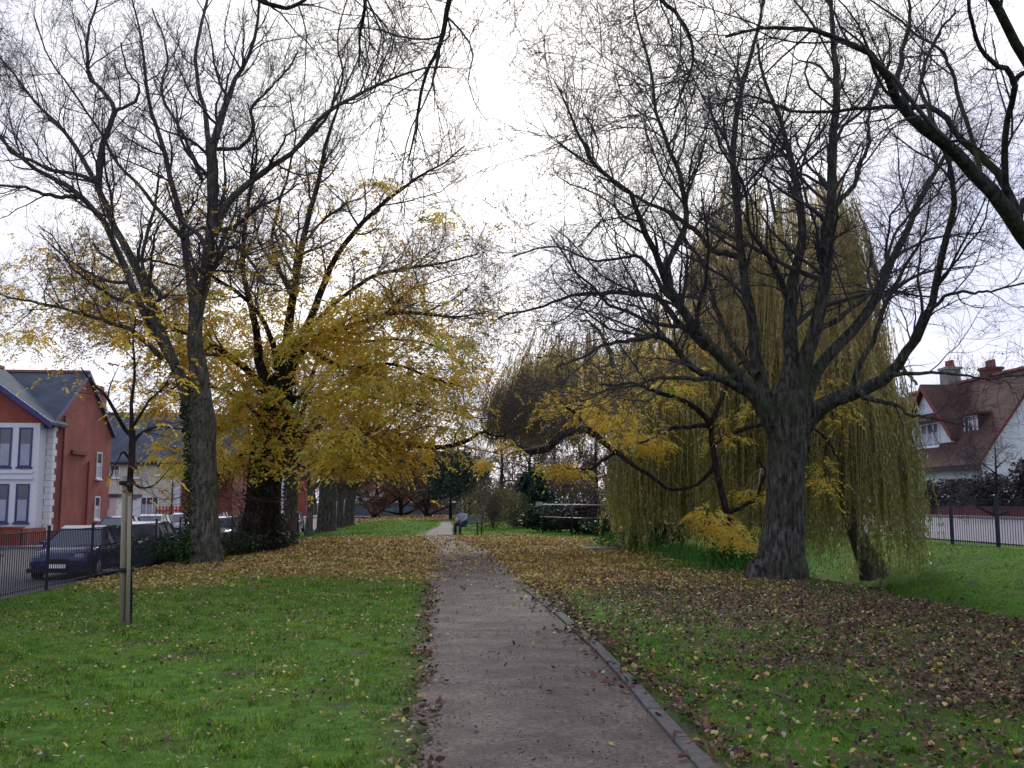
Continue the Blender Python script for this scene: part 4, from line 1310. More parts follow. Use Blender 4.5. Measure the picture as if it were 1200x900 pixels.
domes = [(c1[0], c1[1], 12.0, 2.65, 2.6, 1.8, .40, 8.9),
         (c2[0], c2[1], 5.9, 1.40, 1.8, -.7, .15, 4.0),
         (c3[0], c3[1], 8.6, 2.2, 2.4, -.1, .26, 5.5),
         (at(945, 600, dW + 1)[0], at(945, 600, dW + 1)[1], 8.5, 2.8, 2.2, -.5, .16, 6.5)]
willow("weeping_willow", "tall golden green weeping willow behind the big bare tree", trW, liW, domes, 3900, 401, M["willow"], M["willow_green"], 46)
dV = 37
trV = T_([(752, 636, 24), (750, 610, 18), (744, 570, 16), (735, 530, 14), (722, 490, 12), (715, 460, 10)], dV, dV, 22, .02)
liV = [T_([(720, 480, 9), (690, 440, 8), (660, 420, 5), (630, 420, 3)], dV, dV - 1),
       T_([(716, 465, 9), (715, 420, 8), (700, 385, 5), (680, 375, 3)], dV, dV + 1),
       T_([(722, 480, 8), (750, 440, 7), (780, 420, 4)], dV, dV)]
v1 = at(690, 600, dV); v2 = at(765, 600, dV - 1)
willow("weeping_willow", "smaller olive weeping willow over the pale rail left of the tall willow", trV, liV,
       [(v1[0], v1[1], 8.0, 3.0, 2.4, 3.6, .55, 5.6), (v2[0], v2[1], 6.6, 1.2, 1.4, .3, .28, 4.5), (at(620, 600, dV)[0], v1[1], 6.4, 1.5, 1.4, 3.6, .20, 5.4)], 3300, 411, M["willow"], M["willow_green"], 44)

# --- golden-leaved tree K by the ditch: low limb arching left, bright clusters
dK = 27.0
trK = T_([(862, 668, 11), (858, 640, 9), (852, 600, 8), (842, 560, 8), (835, 520, 7), (832, 490, 5)], dK, dK, 22, .02)
liK = [
    T_([(838, 545, 6), (815, 568, 4), (785, 574, 4), (765, 560, 5), (742, 545, 6), (718, 526, 8), (690, 504, 11), (665, 508, 12), (642, 524, 13), (620, 529, 11), (600, 521, 7), (585, 516, 5)], dK, dK + 1.5, 34),
    T_([(834, 500, 8), (800, 470, 7), (760, 455, 6), (720, 450, 4), (690, 455, 3)], dK, dK - 1),
    T_([(690, 503, 5), (670, 480, 4), (655, 470, 3)], dK + 1, dK),
    T_([(834, 495, 7), (850, 450, 6), (870, 420, 4), (880, 400, 3)], dK, dK + 1),
    T_([(720, 528, 4), (700, 545, 4), (680, 550, 3), (655, 548, 2)], dK + 1, dK),
    T_([(852, 600, 6), (880, 590, 5), (895, 560, 4), (888, 530, 3)], dK, dK - 1),
    T_([(856, 630, 5), (838, 612, 4), (826, 600, 3)], dK, dK - 1),
    T_([(835, 520, 7), (880, 500, 6), (930, 500, 5), (965, 510, 4), (985, 540, 3)], dK, dK + 1),
    T_([(834, 500, 6), (800, 500, 5), (770, 512, 4), (750, 520, 3)], dK, dK - 1),
]
rootK, locK, genK, LK = tree("golden_tree", "slender golden leaved tree between the willow and the big bare tree", "tree", trK, liK,
                             lv((1.6, 1.8, 2.2), .45, -.2, .8, n=3), M["bark_dark"], M["twig_brown"], 421, sides=12)
r = np.random.default_rng(422)
blobs = [(690, 470, 40, 18, 250), (715, 490, 46, 13, 280), (738, 512, 30, 10, 170), (650, 462, 20, 10, 60), (768, 520, 18, 14, 120), (660, 548, 24, 10, 150), (640, 478, 16, 10, 60), (790, 455, 40, 24, 160), (850, 512, 22, 10, 50), (885, 578, 16, 9, 80),
         (828, 603, 16, 8, 80), (862, 630, 22, 8, 120), (845, 618, 18, 8, 80), (975, 470, 24, 30, 110), (565, 543, 12, 7, 45), (590, 522, 14, 8, 50), (962, 560, 14, 30, 90), (700, 425, 50, 20, 60), (780, 410, 50, 20, 70), (880, 490, 34, 24, 60)]
Pk, Dk = [], []
allp = np.concatenate([g_[0].reshape(-1, 3) for g_ in genK])
for (px, py, sx, sy, n) in blobs:
    dk_ = dK - 3.0 if py > 595 else dK + (0 if px > 800 else .6)
    c = at(px, py, dk_)
    s = dk_ / F
    p = c + np.stack([r.normal(0, sx * .5 * s, n), r.normal(0, .9 * min(1, sx / 40) + .15, n), r.normal(0, sy * .5 * s, n)], -1)
    Pk.append(p); dd = unit(p - c); dd[:, 2] = 0; Dk.append(dd)
P = np.concatenate(Pk); D = np.concatenate(Dk)
keep_ = r.uniform(0, 1, len(P)) < .7; P = P[keep_]; D = D[keep_]
V, Fc, mm = compound_leaves(r, P, D, .30, 9, .115, .34)
tt = .58 + .25 * lump(P[:, 0] * 2, P[:, 2] * 2, 1, 2) + r.normal(0, .22, len(P))
np_obj("foliage", V - locK, Fc, M["yellow"], rootK, tint=np.repeat(np.clip(tt, 0, 1), mm))

# ------------------------------------------------------------------ ivy on the left trunks, undergrowth
def ivy_on(root, P, R, loc, n, seed, side=None, spread=1.25, zmax=99, mat="ivy"):
    r = np.random.default_rng(seed)
    k = len(P)
    t = r.uniform(0, k - 1.01, n); i = t.astype(int); u = (t - i)[:, None]
    c = P[i] * (1 - u) + P[i + 1] * u; rr = R[i]
    az = r.uniform(0, 2 * PI, n) if side is None else r.normal(side, .75, n)
    f = r.uniform(.98, spread, n)
    p = c + np.stack([np.cos(az) * rr * f, np.sin(az) * rr * f, r.normal(0, .05, n)], -1)
    p = p[p[:, 2] < zmax]
    V, Fc = simple_leaves(r, p, .10, .8)
    np_obj("ivy", V - loc, Fc, M[mat], root, tint=r.uniform(0, 1, len(p)))


ivy_on(rootA, trunkA[0], trunkA[1], locA, 2600, 501, PI, 1.45, 5.0)
ivy_on(rootB, trunkB[0], trunkB[1], locB, 3500, 502, None, 1.2, 6.5)

ug = [("low ivy bush at the foot of the pale stemmed tree by the fence", 205, 31.5, (1.2, .8, .42), 2600, "ivy"),
      ("yellow green ivy tuft against the base of the pale stemmed tree", 218, 30.2, (.45, .4, .35), 700, "lush"),
      ("dark ivy mound on the fence beside the sapling", 178, 30.0, (1.1, .7, .42), 2600, "ivy"),
      ("dark green bramble between the two large left trunks", 275, 33.5, (1.0, .8, .42), 2000, "ivy"),
      ("low green bramble right of the thick dark trunk", 332, 39.0, (.7, .6, .3), 900, "ivy"),
      ("lush green clump on the ditch edge beside the big grey trunk", 862, 25.0, (.8, .6, .26), 1700, "lush"),
      ("low green sprouts on the ditch edge by the hanging willow", 740, 33, (1.2, .8, .3), 1600, "lush")]
for q, (lab, px, d, rad, n, mt) in enumerate(ug):
    g_ = ground_at(px, d)
    z = None
    if px > 800:
        g_ = at(px, 655, d); bush("leafy_clump", lab, "undergrowth plant", (g_[0], g_[1]), rad, n, .10, M[mt], 510 + q, 16)
    else:
        bush("leafy_clump", lab, "undergrowth plant", (g_[0], g_[1]), rad, n, .09, M[mt], 510 + q, 16)

# tall grass on the ditch edge
r = np.random.default_rng(530)
n = 9000
x = r.normal(8.8, 1.0, n); y = r.uniform(22.5, 33, n)
V, Fc = blades(x, y, np.full(n, .42), np.full(n, .012), r, .35)
tg_ = np_obj("tall_grass", V, Fc, M["lush"], tint=np.clip(r.normal(.5, .25, n), 0, 1))
tag(tg_, "long bright green grass along the ditch behind the big bare tree", "grass", kind="stuff")

# ------------------------------------------------------------------ sapling with stakes
dS = 13.4
bS = at_z(147, 728, -0.12); bS[2] = float(terrain(bS[0], bS[1]))
sc = dS / F
trS = T_([(152, 727, 5), (153, 660, 5), (153, 600, 5), (153, 560, 7), (155, 530, 8), (155, 505, 7)], dS, dS, 24, .01)
liS = [
    T_([(155, 512, 6), (145, 500, 5), (132, 478, 5), (120, 460, 4), (108, 448, 3), (95, 430, 2)], dS, dS - .4, 18, .01),
    T_([(155, 510, 6), (154, 480, 5), (158, 440, 4), (155, 400, 3), (160, 370, 2)], dS, dS + .2, 18, .01),
    T_([(156, 520, 4), (170, 505, 4), (190, 500, 3), (215, 503, 2)], dS, dS + .3, 18, .01),
    T_([(154, 540, 4), (145, 530, 3), (135, 545, 2), (128, 560, 2)], dS, dS - .3, 18, .01),
    T_([(154, 560, 3), (165, 572, 3), (185, 565, 2), (200, 548, 1)], dS, dS - .3, 18, .01),
    T_([(155, 500, 4), (175, 470, 3), (195, 450, 2), (205, 430, 2)], dS, dS - .3, 18, .01),
]
rootS, locS, genS, _ = tree("young_tree", "staked young tree with few orange leaves on the left lawn", "tree", trS, liS,
                            [dict(per_m=5, length=(.2, .6), ang=(25, 60), trop=.1, wig=.15, k=5, rf=.6, rmin=.004, tmin=.2),
                             dict(per_m=6, length=(.08, .25), ang=(25, 60), trop=.0, wig=.15, k=4, rf=.8, rmin=.003, tmin=.1)], M["bark_dark"], M["twig"], 541, sides=8, fl=.02, root_drop=.05)
r = np.random.default_rng(542)
P, D = tips(genS, r, 60, lambda p: (p[:, 0] > locS[0] - .25) * 1.0 + .15)
V, Fc, mm = compound_leaves(r, P, D, .16, 7, .085, .4)
np_obj("foliage", V - locS, Fc, M["yellow"], rootS, tint=np.repeat(np.clip(r.normal(.35, .2, len(P)), 0, 1), mm))
for q, (px, top, wp, tl) in enumerate([(143, 558, 7.5, (147, 558)), (150, 578, 4.5, (152, 578))]):
    a_ = at(px, 729, dS - (0 if q == 0 else .08)); a_[2] = float(terrain(a_[0], a_[1]))
    b_ = at(tl[0], tl[1], dS - (0 if q == 0 else .08))
    st = MB().tube((0, 0, -.05), tuple(b_ - a_), wp / 2 * sc, wp / 2 * sc * .9, 9).build("tree_stake", M["wood_pale"], None, True)
    st.location = a_
    tag(st, ["taller round pale timber stake supporting the young tree", "shorter thin stake close against the young tree stem"][q], "stake", "stakes of the young tree")
tie = MB()
for py in (668, 566):
    c = at(148, py, dS)
    tie.tube((c[0], c[1] + .02, c[2] - .028), (c[0], c[1] + .02, c[2] + .028), .098, .098, 12)
tie.v = [tuple(np.array(v) - locS) for v in tie.v]
tie.build("tree_tie", M["rubber"], rootS, True)

# ------------------------------------------------------------------ fences
def fence(name, label, X, y0, npan, pitch, H, mat, bar_gap=.105, bar_r=.0095, side=-1, spike=0.0, postw=.055):
    z0 = float(terrain(X, y0))
    root = thing(name, label, "fence", (X, y0, z0))
    for i in range(npan + 1):
        y = i * pitch
        zz_ = float(terrain(X, y0 + y)) - z0
        mb = MB().box(-postw / 2, postw / 2, y - postw / 2, y + postw / 2, zz_ - .1, zz_ + H + .06)
        mb.box(-postw * .65, postw * .65, y - postw * .65, y + postw * .65, zz_ + H + .06, zz_ + H + .085)
        mb.build("post", mat, root, bevel=.004)
    for i in range(npan):
        ya, yb = i * pitch + postw / 2, (i + 1) * pitch - postw / 2
        za, zb = float(terrain(X, y0 + ya)) - z0, float(terrain(X, y0 + yb)) - z0
        zm = (za + zb) / 2
        mb = MB()
        for hz in (.10, H - .04):
            mb.box(-.02, .02, ya, yb, zm + hz - .008 + .002, zm + hz + .012)
        nb = int((yb - ya) / bar_gap)
        for k in range(nb):
            y = ya + (k + .5) * (yb - ya) / nb
            mb.tube((0, y, zm + .04), (0, y, zm + H + spike), bar_r, bar_r, 4)
        mb.build("railing_panel", mat, root)
    return root


fence("metal_fence", "low black vertical bar fence between the left lawn and the road", -8.35, 11.35, 18, 2.75, 1.28, M["black_metal"], spike=-.04)
fence("metal_fence", "tall dark blue bar fence along the right road beyond the ditch", 17.0, 18.6, 15, 2.75, 1.5, M["blue_metal"], spike=-.04, postw=.09, bar_gap=.14)

# ------------------------------------------------------------------ roads
def sheet(name, x0, x1, y0, y1, fz, mat, nx_=8, ny_=60):
    xs = np.linspace(x0, x1, nx_); ys_ = np.linspace(y0, y1, ny_)
    X_, Y_ = np.meshgrid(xs, ys_)
    Z_ = fz(X_, Y_)
    i = np.arange(X_.size).reshape(X_.shape)
    Fc = np.stack([i[:-1, :-1], i[:-1, 1:], i[1:, 1:], i[1:, :-1]], -1).reshape(-1, 4)
    return tag(np_obj(name, np.stack([X_, Y_, Z_], -1), Fc, mat), kind="structure")


sheet("road", -17.2, -9.1, -60, 300, lambda x, y: x * 0 - .56, M["asphalt"])
sheet("side_road", -70, -17.21, 41.5, 48.0, lambda x, y: x * 0 - .56, M["asphalt"])
for nm, ya, yb in (("pavement", 48.0, 300), ("pavement", -60, 41.5)):
    mb = MB().box(-19.1, -17.2, ya, yb, -.62, -.44); tag(mb.build(nm, M["paving"]), kind="structure")
tag(MB().box(-70, -19.1, 48.0, 49.4, -.62, -.44).build("side_pavement", M["paving"]), kind="structure")
tag(MB().box(-9.1, -8.62, -60, 300, -.7, -.42).build("roadside_kerb", M["kerbstone"]), kind="structure")
rz = lambda x, y: terrain(x, y) + .03
sheet("right_road", 18.4, 25.4, -40, 200, rz, M["road_pale"], 12, 80)
mb = MB()
tag(mb.box(25.4, 26.4, -40, 200, .6, float(terrain(26, 40)) + .12).build("right_pavement", M["paving"]), kind="structure")
Yd = at_z(560, 655, -.9)
# ditch water
sheet("ditch_water", 10.0, 11.8, -10, 90, lambda x, y: x * 0 - 1.16, plain("dark_water", (0.01, 0.012, 0.012), 0.05, spec=.6), 3, 30)


# ------------------------------------------------------------------ houses
def window(root, face, a0, a1, z0, z1, plane, bars=(1, 1), inset=.08, out_=.04, frame=.07, curtain=True, sgn=-1, mat="white"):
    """face 'y': window in wall y=plane facing sgn*y, spans x a0..a1; face 'x': wall x=plane facing sgn*x"""
    def bx(mb, a, b_, za, zb, da, db):
        p, q = plane + sgn * da, plane + sgn * db
        if face == 'y': mb.box(a, b_, p, q, za, zb)
        else: mb.box(p, q, a, b_, za, zb)
    if a0 > a1: a0, a1 = a1, a0
    fr = MB()
    bx(fr, a0, a1, z0, z0 + frame, .003, out_); bx(fr, a0, a1, z1 - frame, z1, .003, out_)
    bx(fr, a0, a0 + frame, z0 + frame, z1 - frame, .003, out_); bx(fr, a1 - frame, a1, z0 + frame, z1 - frame, .003, out_)
    for i in range(1, bars[0]):
        c = a0 + (a1 - a0) * i / bars[0]; bx(fr, c - .03, c + .03, z0 + frame, z1 - frame, .004, out_ * .8)
    for i in range(1, bars[1]):
        c = z0 + (z1 - z0) * i / bars[1]; bx(fr, a0 + frame, a1 - frame, c - .025, c + .025, .006, out_ * .7)
    f = fr.build("window", M[mat], root)
    g1 = MB(); bx(g1, a0 + frame, a1 - frame, z0 + frame, z1 - frame, .001, .012)
    g1.build("pane", M["glass"], f)
    if curtain:
        cu = MB(); h_ = (z1 - z0) * .55
        bx(cu, a0 + frame + .04, a1 - frame - .04, z0 + frame, z0 + frame + h_, .013, .016)
        cu.build("net_curtain", M["curtain"], f)
    sl = MB(); bx(sl, a0 - .06, a1 + .06, z0 - .09, z0 - .003, .002, out_ + .06)
    sl.build("sill", M[mat], f)
    return f


def roof_gable_x(root, x0, x1, y0, y1, ze, zr, mat, over=.25, th=.14, ridge=True):
    """ridge along X"""
    ym = (y0 + y1) / 2
    s = (zr - ze) / (ym - y0)
    mb = MB()
    ya, yb = y0 - over, y1 + over
    mb.slab([(x0, ya, ze - s * over), (x1, ya, ze - s * over), (x1, ym, zr), (x0, ym, zr)], (0, 0, th))
    mb.slab([(x0, ym + .002, zr), (x1, ym + .002, zr), (x1, yb, ze - s * over), (x0, yb, ze - s * over)], (0, 0, th))
    o = mb.build("roof", mat, root)
    if ridge:
        MB().box(x0, x1, ym - .12, ym + .12, zr + th - .02, zr + th + .12).build("ridge_tiles", M["ridge"], o)
    return o


def chimney(root, x, y, z0, z1, wx, wy, mat, pots=3, along='y'):
    c = MB().box(x - wx / 2, x + wx / 2, y - wy / 2, y + wy / 2, z0, z1)
    c.box(x - wx / 2 - .08, x + wx / 2 + .08, y - wy / 2 - .08, y + wy / 2 + .08, z1, z1 + .16)
    o = c.build("chimney", mat, root)
    for i in range(pots):
        q = (i + .5) / pots - .5
        px, py = (x, y + q * wy) if along == 'y' else (x + q * wx, y)
        MB().tube((px, py, z1 + .16), (px, py, z1 + .62), .13, .11, 10).build("chimney_pot", M["ridge"], o)
    return o


# house 1: red brick with white bay, slate roof
HX = -19.3; Y0, Y1 = 51.5, 60.4
zE, zR = 5.45, 8.45; zG = -.45
XL = -40.0
h1 = thing("brick_house", "red brick end house with white two storey bay and slate roof at the left edge", "house", (HX, Y0, zG))
def L1(mb):
    mb.v = [(x - HX, y - Y0, z - zG) for x, y, z in mb.v]; return mb
_MB = MB
class HB(MB):   # builds in world coordinates, stored relative to the house
    org = (HX, Y0, zG)
    def build(s, name, mat, parent=None, smooth=False, bevel=0.0):
        ox, oy, oz = HB.org
        s.v = [(x - ox, y - oy, z - oz) for x, y, z in s.v]
        return _MB.build(s, name, mat, parent, smooth, bevel)


MB = HB
ym = (Y0 + Y1) / 2
mb = MB()
pts = [(HX, Y0, zG), (HX, Y1, zG), (HX, Y1, zE), (HX, ym, zR), (HX, Y0, zE)]
mb.slab(pts, (XL - HX, 0, 0))
wall = mb.build("wall", M["brick"], h1)
roof_gable_x(h1, XL, HX + .12, Y0, Y1, zE + .05, zR + .05, M["slate"])
# dark verge boards on the gable
for ya, yb in ((Y0 - .3, ym), (Y1 + .3, ym)):
    za = zE - .12
    MB().slab([(HX + .125, ya, za), (HX + .125, yb, zR + .02), (HX + .125, yb, zR + .22), (HX + .125, ya, za + .22)], (.05, 0, 0)).build("barge_board", M["barge"], h1)
# front facade strip, darker brick, with white quoins
zq = zG
mb = MB(); k = 0
while zq < zE - .1:
    wv = .48 if k % 2 else .26
    mb.box(HX - wv, HX - .0, Y0 - .05, Y0 - .002, zq + .004, zq + .30)
    mb.box(HX + .002, HX + .05, Y0 - .05, Y0 + (.26 if k % 2 else .48), zq + .004, zq + .30)
    zq += .31; k += 1
mb.build("quoins", M["white"], h1)
MB().box(XL, HX - .5, Y0 - .02, Y0 - .002, zG, zE - .02).build("front_wall", M["brick_dark"], h1)
# bay
bx1 = at_y(44, 560, Y0 - .9)[0]; bx0 = bx1 - 6.5
mb = MB().box(bx0, bx1, Y0 - .9, Y0 - .022, zG, zE)
bay = mb.build("bay", M["white"], h1)
zf = lambda py: float(at_y(30, py, Y0 - .9)[2])
for (pa, pb) in ((22, 38), (-2, 14), (-26, -10), (-50, -34)):
    xa, xb = at_y(pa, 520, Y0 - .9)[0], at_y(pb, 520, Y0 - .9)[0]
    window(h1, 'y', xa, xb, zf(547), zf(501), Y0 - .9, (1, 1), mat="barge")
    window(h1, 'y', xa, xb, zf(612), zf(567), Y0 - .9, (1, 1), mat="barge")
for za in (zf(553), zf(560)):
    MB().box(bx0 - .05, HX - .5, Y0 - 1.0, Y0 - .903, za - .07, za + .07).build("string_course", M["white"], h1)
# bay gable and its roof
gx0, gx1 = bx1 + .5, bx1 - 8.1
gm = (gx0 + gx1) / 2
zb = zE; zt = zE + 3.1
MB().slab([(gx0 - .4, Y0 - .88, zb), (gm, Y0 - .88, zt - .25), (gx1 + .4, Y0 - .88, zb)], (0, 3.2, 0)).build("gable", M["brick"], h1)
mb = MB()
mb.slab([(gx0 + .1, Y0 - 1.2, zb - .1), (gm, Y0 - 1.2, zt), (gm, Y0 + 3.6, zt), (gx0 + .1, Y0 + 1.2, zb - .1)], (0, 0, .14))
mb.slab([(gm - .002, Y0 - 1.2, zt), (gx1 - .1, Y0 - 1.2, zb - .1), (gx1 - .1, Y0 + 1.2, zb - .1), (gm - .002, Y0 + 3.6, zt)], (0, 0, .14))
mb.build("gable_roof", M["slate"], h1)
for xa in (gx0 + .14, gx1 - .14):
    MB().slab([(xa, Y0 - 1.26, zb - .28), (gm, Y0 - 1.26, zt - .16), (gm, Y0 - 1.26, zt + .16), (xa, Y0 - 1.26, zb + .04)], (0, .055, 0)).build("barge_board", M["barge"], h1)
MB().box(gm - .12, gm + .12, Y0 - 1.2, Y0 + 3.4, zt + .1, zt + .26).build("ridge_tiles", M["ridge"], h1)
# gutter, drainpipes, lintel, small side window
MB().box(XL, HX + .1, Y0 - .40, Y0 - .28, zE - .22, zE - .10).build("gutter", M["barge"], h1)
for px in (72, 103):
    yv = at_x(px, 560, HX + .05)[1]
    zt_ = min(zE + (yv - Y0) * (zR - zE) / (ym - Y0), 9) - .3 if yv < ym else 3.9
    MB().tube((HX + .06, yv, zG), (HX + .06, yv, zt_ if px == 72 else 3.8), .05, .05, 8).build("drainpipe", M["brick_dark"], h1)
ya, yb = at_x(83, 523, HX)[1], at_x(101, 523, HX)[1]
MB().box(HX + .002, HX + .12, ya, yb, 4.1, 4.3).build("lintel", M["brick_dark"], h1)
ya = at_x(114, 520, HX)[1]; yb = min(at_x(120, 520, HX)[1], Y1 - .1)
window(h1, 'x', ya, yb, 2.9, 4.4, HX, (1, 2), sgn=1)
window(h1, 'x', ya, yb, .6, 1.9, HX, (1, 2), sgn=1)
# a garden wall in front of it
MB = _MB
gw = MB().box(-36, -19.6, 49.0, 49.25, -.44, .35)
gw.box(-36.05, -19.55, 48.95, 49.30, .353, .43)
tag(gw.build("garden_wall", M["brick"]), "low red garden wall before the house with the white bay", "wall")
gw = MB().box(-19.55, -19.3, 49.0, 51.2, -.44, .35)
tag(gw.build("garden_wall", M["brick"]), "short return of the red garden wall at the corner house", "wall")


def simple_house(name, label, x0, x1, y0, y1, zg, ze, zr, wmat, rmat, fronts, sides=(), chim=(), group=None, quoin=False, gable_mat=None):
    global MB
    h_ = thing(name, label, "house", (x1, y0, zg), group=group)
    HB.org = (x1, y0, zg)
    MB = HB
    ym = (y0 + y1) / 2
    MB().slab([(x1, y0, zg), (x1, y1, zg), (x1, y1, ze), (x1, ym, zr), (x1, y0, ze)], (x0 - x1, 0, 0)).build("wall", wmat, h_)
    if gable_mat:
        MB().slab([(x1 + .004, y0, zg), (x1 + .004, y1, zg), (x1 + .004, y1, ze), (x1 + .004, ym, zr), (x1 + .004, y0, ze)], (.03, 0, 0)).build("gable_wall", gable_mat, h_)
    roof_gable_x(h_, x0 - .2, x1 + .2, y0, y1, ze + .05, zr + .05, rmat)
    for (a, b_, za, zb, bars) in fronts: window(h_, 'y', a, b_, za, zb, y0, bars)
    for (a, b_, za, zb, bars) in sides: window(h_, 'x', a, b_, za, zb, x1 + (.034 if gable_mat else 0), bars, sgn=1)
    for (cx, cy, zt) in chim: chimney(h_, cx, cy, zr - .8, zt, .6, .9, M["brick"], 3)
    MB().box(x0, x1, y0 - .40, y0 - .30, ze - .2, ze - .09).build("gutter", M["black_metal"], h_)
    if quoin:
        mb = MB(); zq = zg; k = 0
        while zq < ze - .3:
            wv = .7 if k % 2 else .4
            mb.box(x1 - wv, x1, y0 - .05, y0 - .002, zq, zq + .36); zq += .38; k += 1
        mb.build("quoins", M["white"], h_)
    MB = _MB
    return h_


Y2 = 80.0
fx = lambda px: float(at_y(px, 560, Y2)[0])
fz_ = lambda py: float(at_y(180, py, Y2)[2])
simple_house("cream_house", "long cream rendered house with grey slate roof behind the sapling", fx(40), fx(212), Y2, Y2 + 9.5, -.5, fz_(541), fz_(491) + .6, M["cream"], M["slate"],
             [(fx(182), fx(193), fz_(557), fz_(537) - .25, (2, 1)), (fx(150), fx(163), fz_(560), fz_(545), (2, 1)), (fx(166), fx(187), fz_(604), fz_(582), (3, 1)), (fx(128), fx(140), fz_(560), fz_(545), (2, 1)), (fx(150), fx(160), fz_(604), fz_(582), (2, 1))],
             chim=[(fx(90), Y2 + 4.7, 10.5)], quoin=True)
simple_house("brick_house", "red brick house with slate roof joined to the cream house", fx(212) + .01, fx(272), Y2 + .3, Y2 + 9.2, -.5, fz_(541), fz_(491) + .5, M["brick"], M["slate"],
             [(fx(222), fx(232), fz_(560), fz_(545), (2, 1)), (fx(222), fx(232), fz_(600), fz_(580), (2, 1))], chim=[(fx(262), Y2 + 4.7, 10.2)])
for q, (yy_, wm, rm_, lab) in enumerate([(96, "cream", "slate", "cream gabled house glimpsed between the large left trunks"), (112, "brick", "slate", "brick house glimpsed right of the thick dark trunk"),
                                        (130, "render", "slate", "white house far up the left road"), (150, "brick", "slate", "brick house at the far end of the left road")]):
    simple_house("terraced_house", lab, -34, -19.5, yy_, yy_ + 9, -.5, 5.2, 8.8, M[wm], M[rm_],
                 [(-33 + 3.4 * i, -31.2 + 3.4 * i, z, z + 1.4, (2, 1)) for i in range(4) for z in (.5, 3.2)],
                 [(yy_ + 1.5 + 3 * i, yy_ + 3 + 3 * i, z, z + 1.4, (2, 1)) for i in range(2) for z in (.5, 3.2)], [(-27, yy_ + 4.5, 10.2)], group="houses along the left road")
# flat roofed white garage between the first two houses
HB.org = (0, 0, 0)
g0, g1_ = at_y(117, 590, 66), at_y(137, 590, 66)
ga = thing("garage", "small white flat roofed garage between the brick and cream houses", "garage", (g1_[0], 66, -.5))
HB.org = (g1_[0], 66, -.5); MB = HB
MB().box(g0[0] - 1, g1_[0], 66, 71, -.5, 1.9).build("wall", M["render"], ga)
MB().box(g0[0] - 1.1, g1_[0] + .1, 65.9, 71.1, 1.903, 2.1).build("roof", M["slate"], ga)
MB().box(g0[0] - .3, g1_[0] - .5, 65.93, 65.997, -.4, 1.1).build("door", M["white"], ga)
MB().box(g0[0] - .3, g1_[0] - .5, 65.93, 65.997, 1.16, 1.8).build("window", M["glass"], ga)
MB = _MB
# orange-red picket railing before the cream house
a_, b_ = at_y(182, 600, 70), at_y(232, 600, 70)
pk = thing("picket_fence", "orange red picket railing in front of the cream house", "fence", (a_[0], 70, -.45))
mb = MB(); Wd = b_[0] - a_[0]
nb = int(Wd / .22)
for i in range(nb): mb.box(i * .22, i * .22 + .13, 0, .03, .5, 1.75)
mb.build("pickets", M["orange_red"], pk)
MB().box(0, Wd, .034, .08, .7, .8).box(0, Wd, .034, .08, 1.4, 1.5).build("rails", M["orange_red"], pk)
MB().box(-.2, Wd + .2, .1, .35, 0, .9).build("plinth", M["brick_dark"], pk)

# left road lamp post
p = at_y(201, 600, 72)
lp = thing("street_lamp", "thin black lamp post before the cream house", "street lamp", (p[0], 72, -.45))
MB().tube((0, 0, 0), (0, 0, 5.4), .06, .045, 10).tube((0, 0, 0), (0, 0, .9), .1, .09, 10).build("post", M["black_metal"], lp, True)
MB().tube((0, 0, 5.4), (0, 0, 5.8), .12, .22, 10).tube((0, 0, 5.8), (0, 0, 6.0), .24, .05, 10).build("lantern", M["glass"], lp, True)

# ---- right house
RX = 29.0; RY0, RY1 = 52.5, 68.0
zg = .75; ze = 3.45; sl = 1.4; ridge_x = RX + 4.1; zr = ze + sl * 4.1 - 0.25
h2 = thing("white_house", "white gabled house with steep red tiled roof beyond the right road", "house", (RX, RY0, zg))
HB.org = (RX, RY0, zg); MB = HB
wx = RX + .45
sl = (zr - ze) / (ridge_x - RX)
ex = 2 * ridge_x - RX
MB().slab([(wx, RY0, zg), (wx, RY0, ze + .45 * sl - .05), (ridge_x, RY0, zr - .05), (ex - .45, RY0, ze + .45 * sl - .05), (ex - .45, RY0, zg)], (0, RY1 - RY0, 0)).build("wall", M["render"], h2)
mb = MB()
mb.slab([(RX, RY0 - .3, ze), (RX, RY1, ze), (ridge_x, RY1, zr), (ridge_x, RY0 - .3, zr)], (0, 0, .18))
mb.slab([(ex, RY0 - .3, ze), (ex, RY1, ze), (ridge_x + .002, RY1, zr), (ridge_x + .002, RY0 - .3, zr)], (0, 0, .18))
rf = mb.build("roof", M["red_tile"], h2)
MB().slab([(RX - .02, RY0 - .36, ze - .1), (ridge_x, RY0 - .36, zr - .1), (ridge_x, RY0 - .36, zr + .16), (RX - .02, RY0 - .36, ze + .16)], (0, .055, 0)).build("barge_board", M["brick_dark"], h2)
MB().box(ridge_x - .14, ridge_x + .14, RY0 - .3, RY1, zr + .15, zr + .3).build("ridge_tiles", M["ridge"], rf)
MB().box(RX - .14, RX - .03, RY0 - .3, RY1, ze - .05, ze + .08).build("gutter", M["black_metal"], h2)
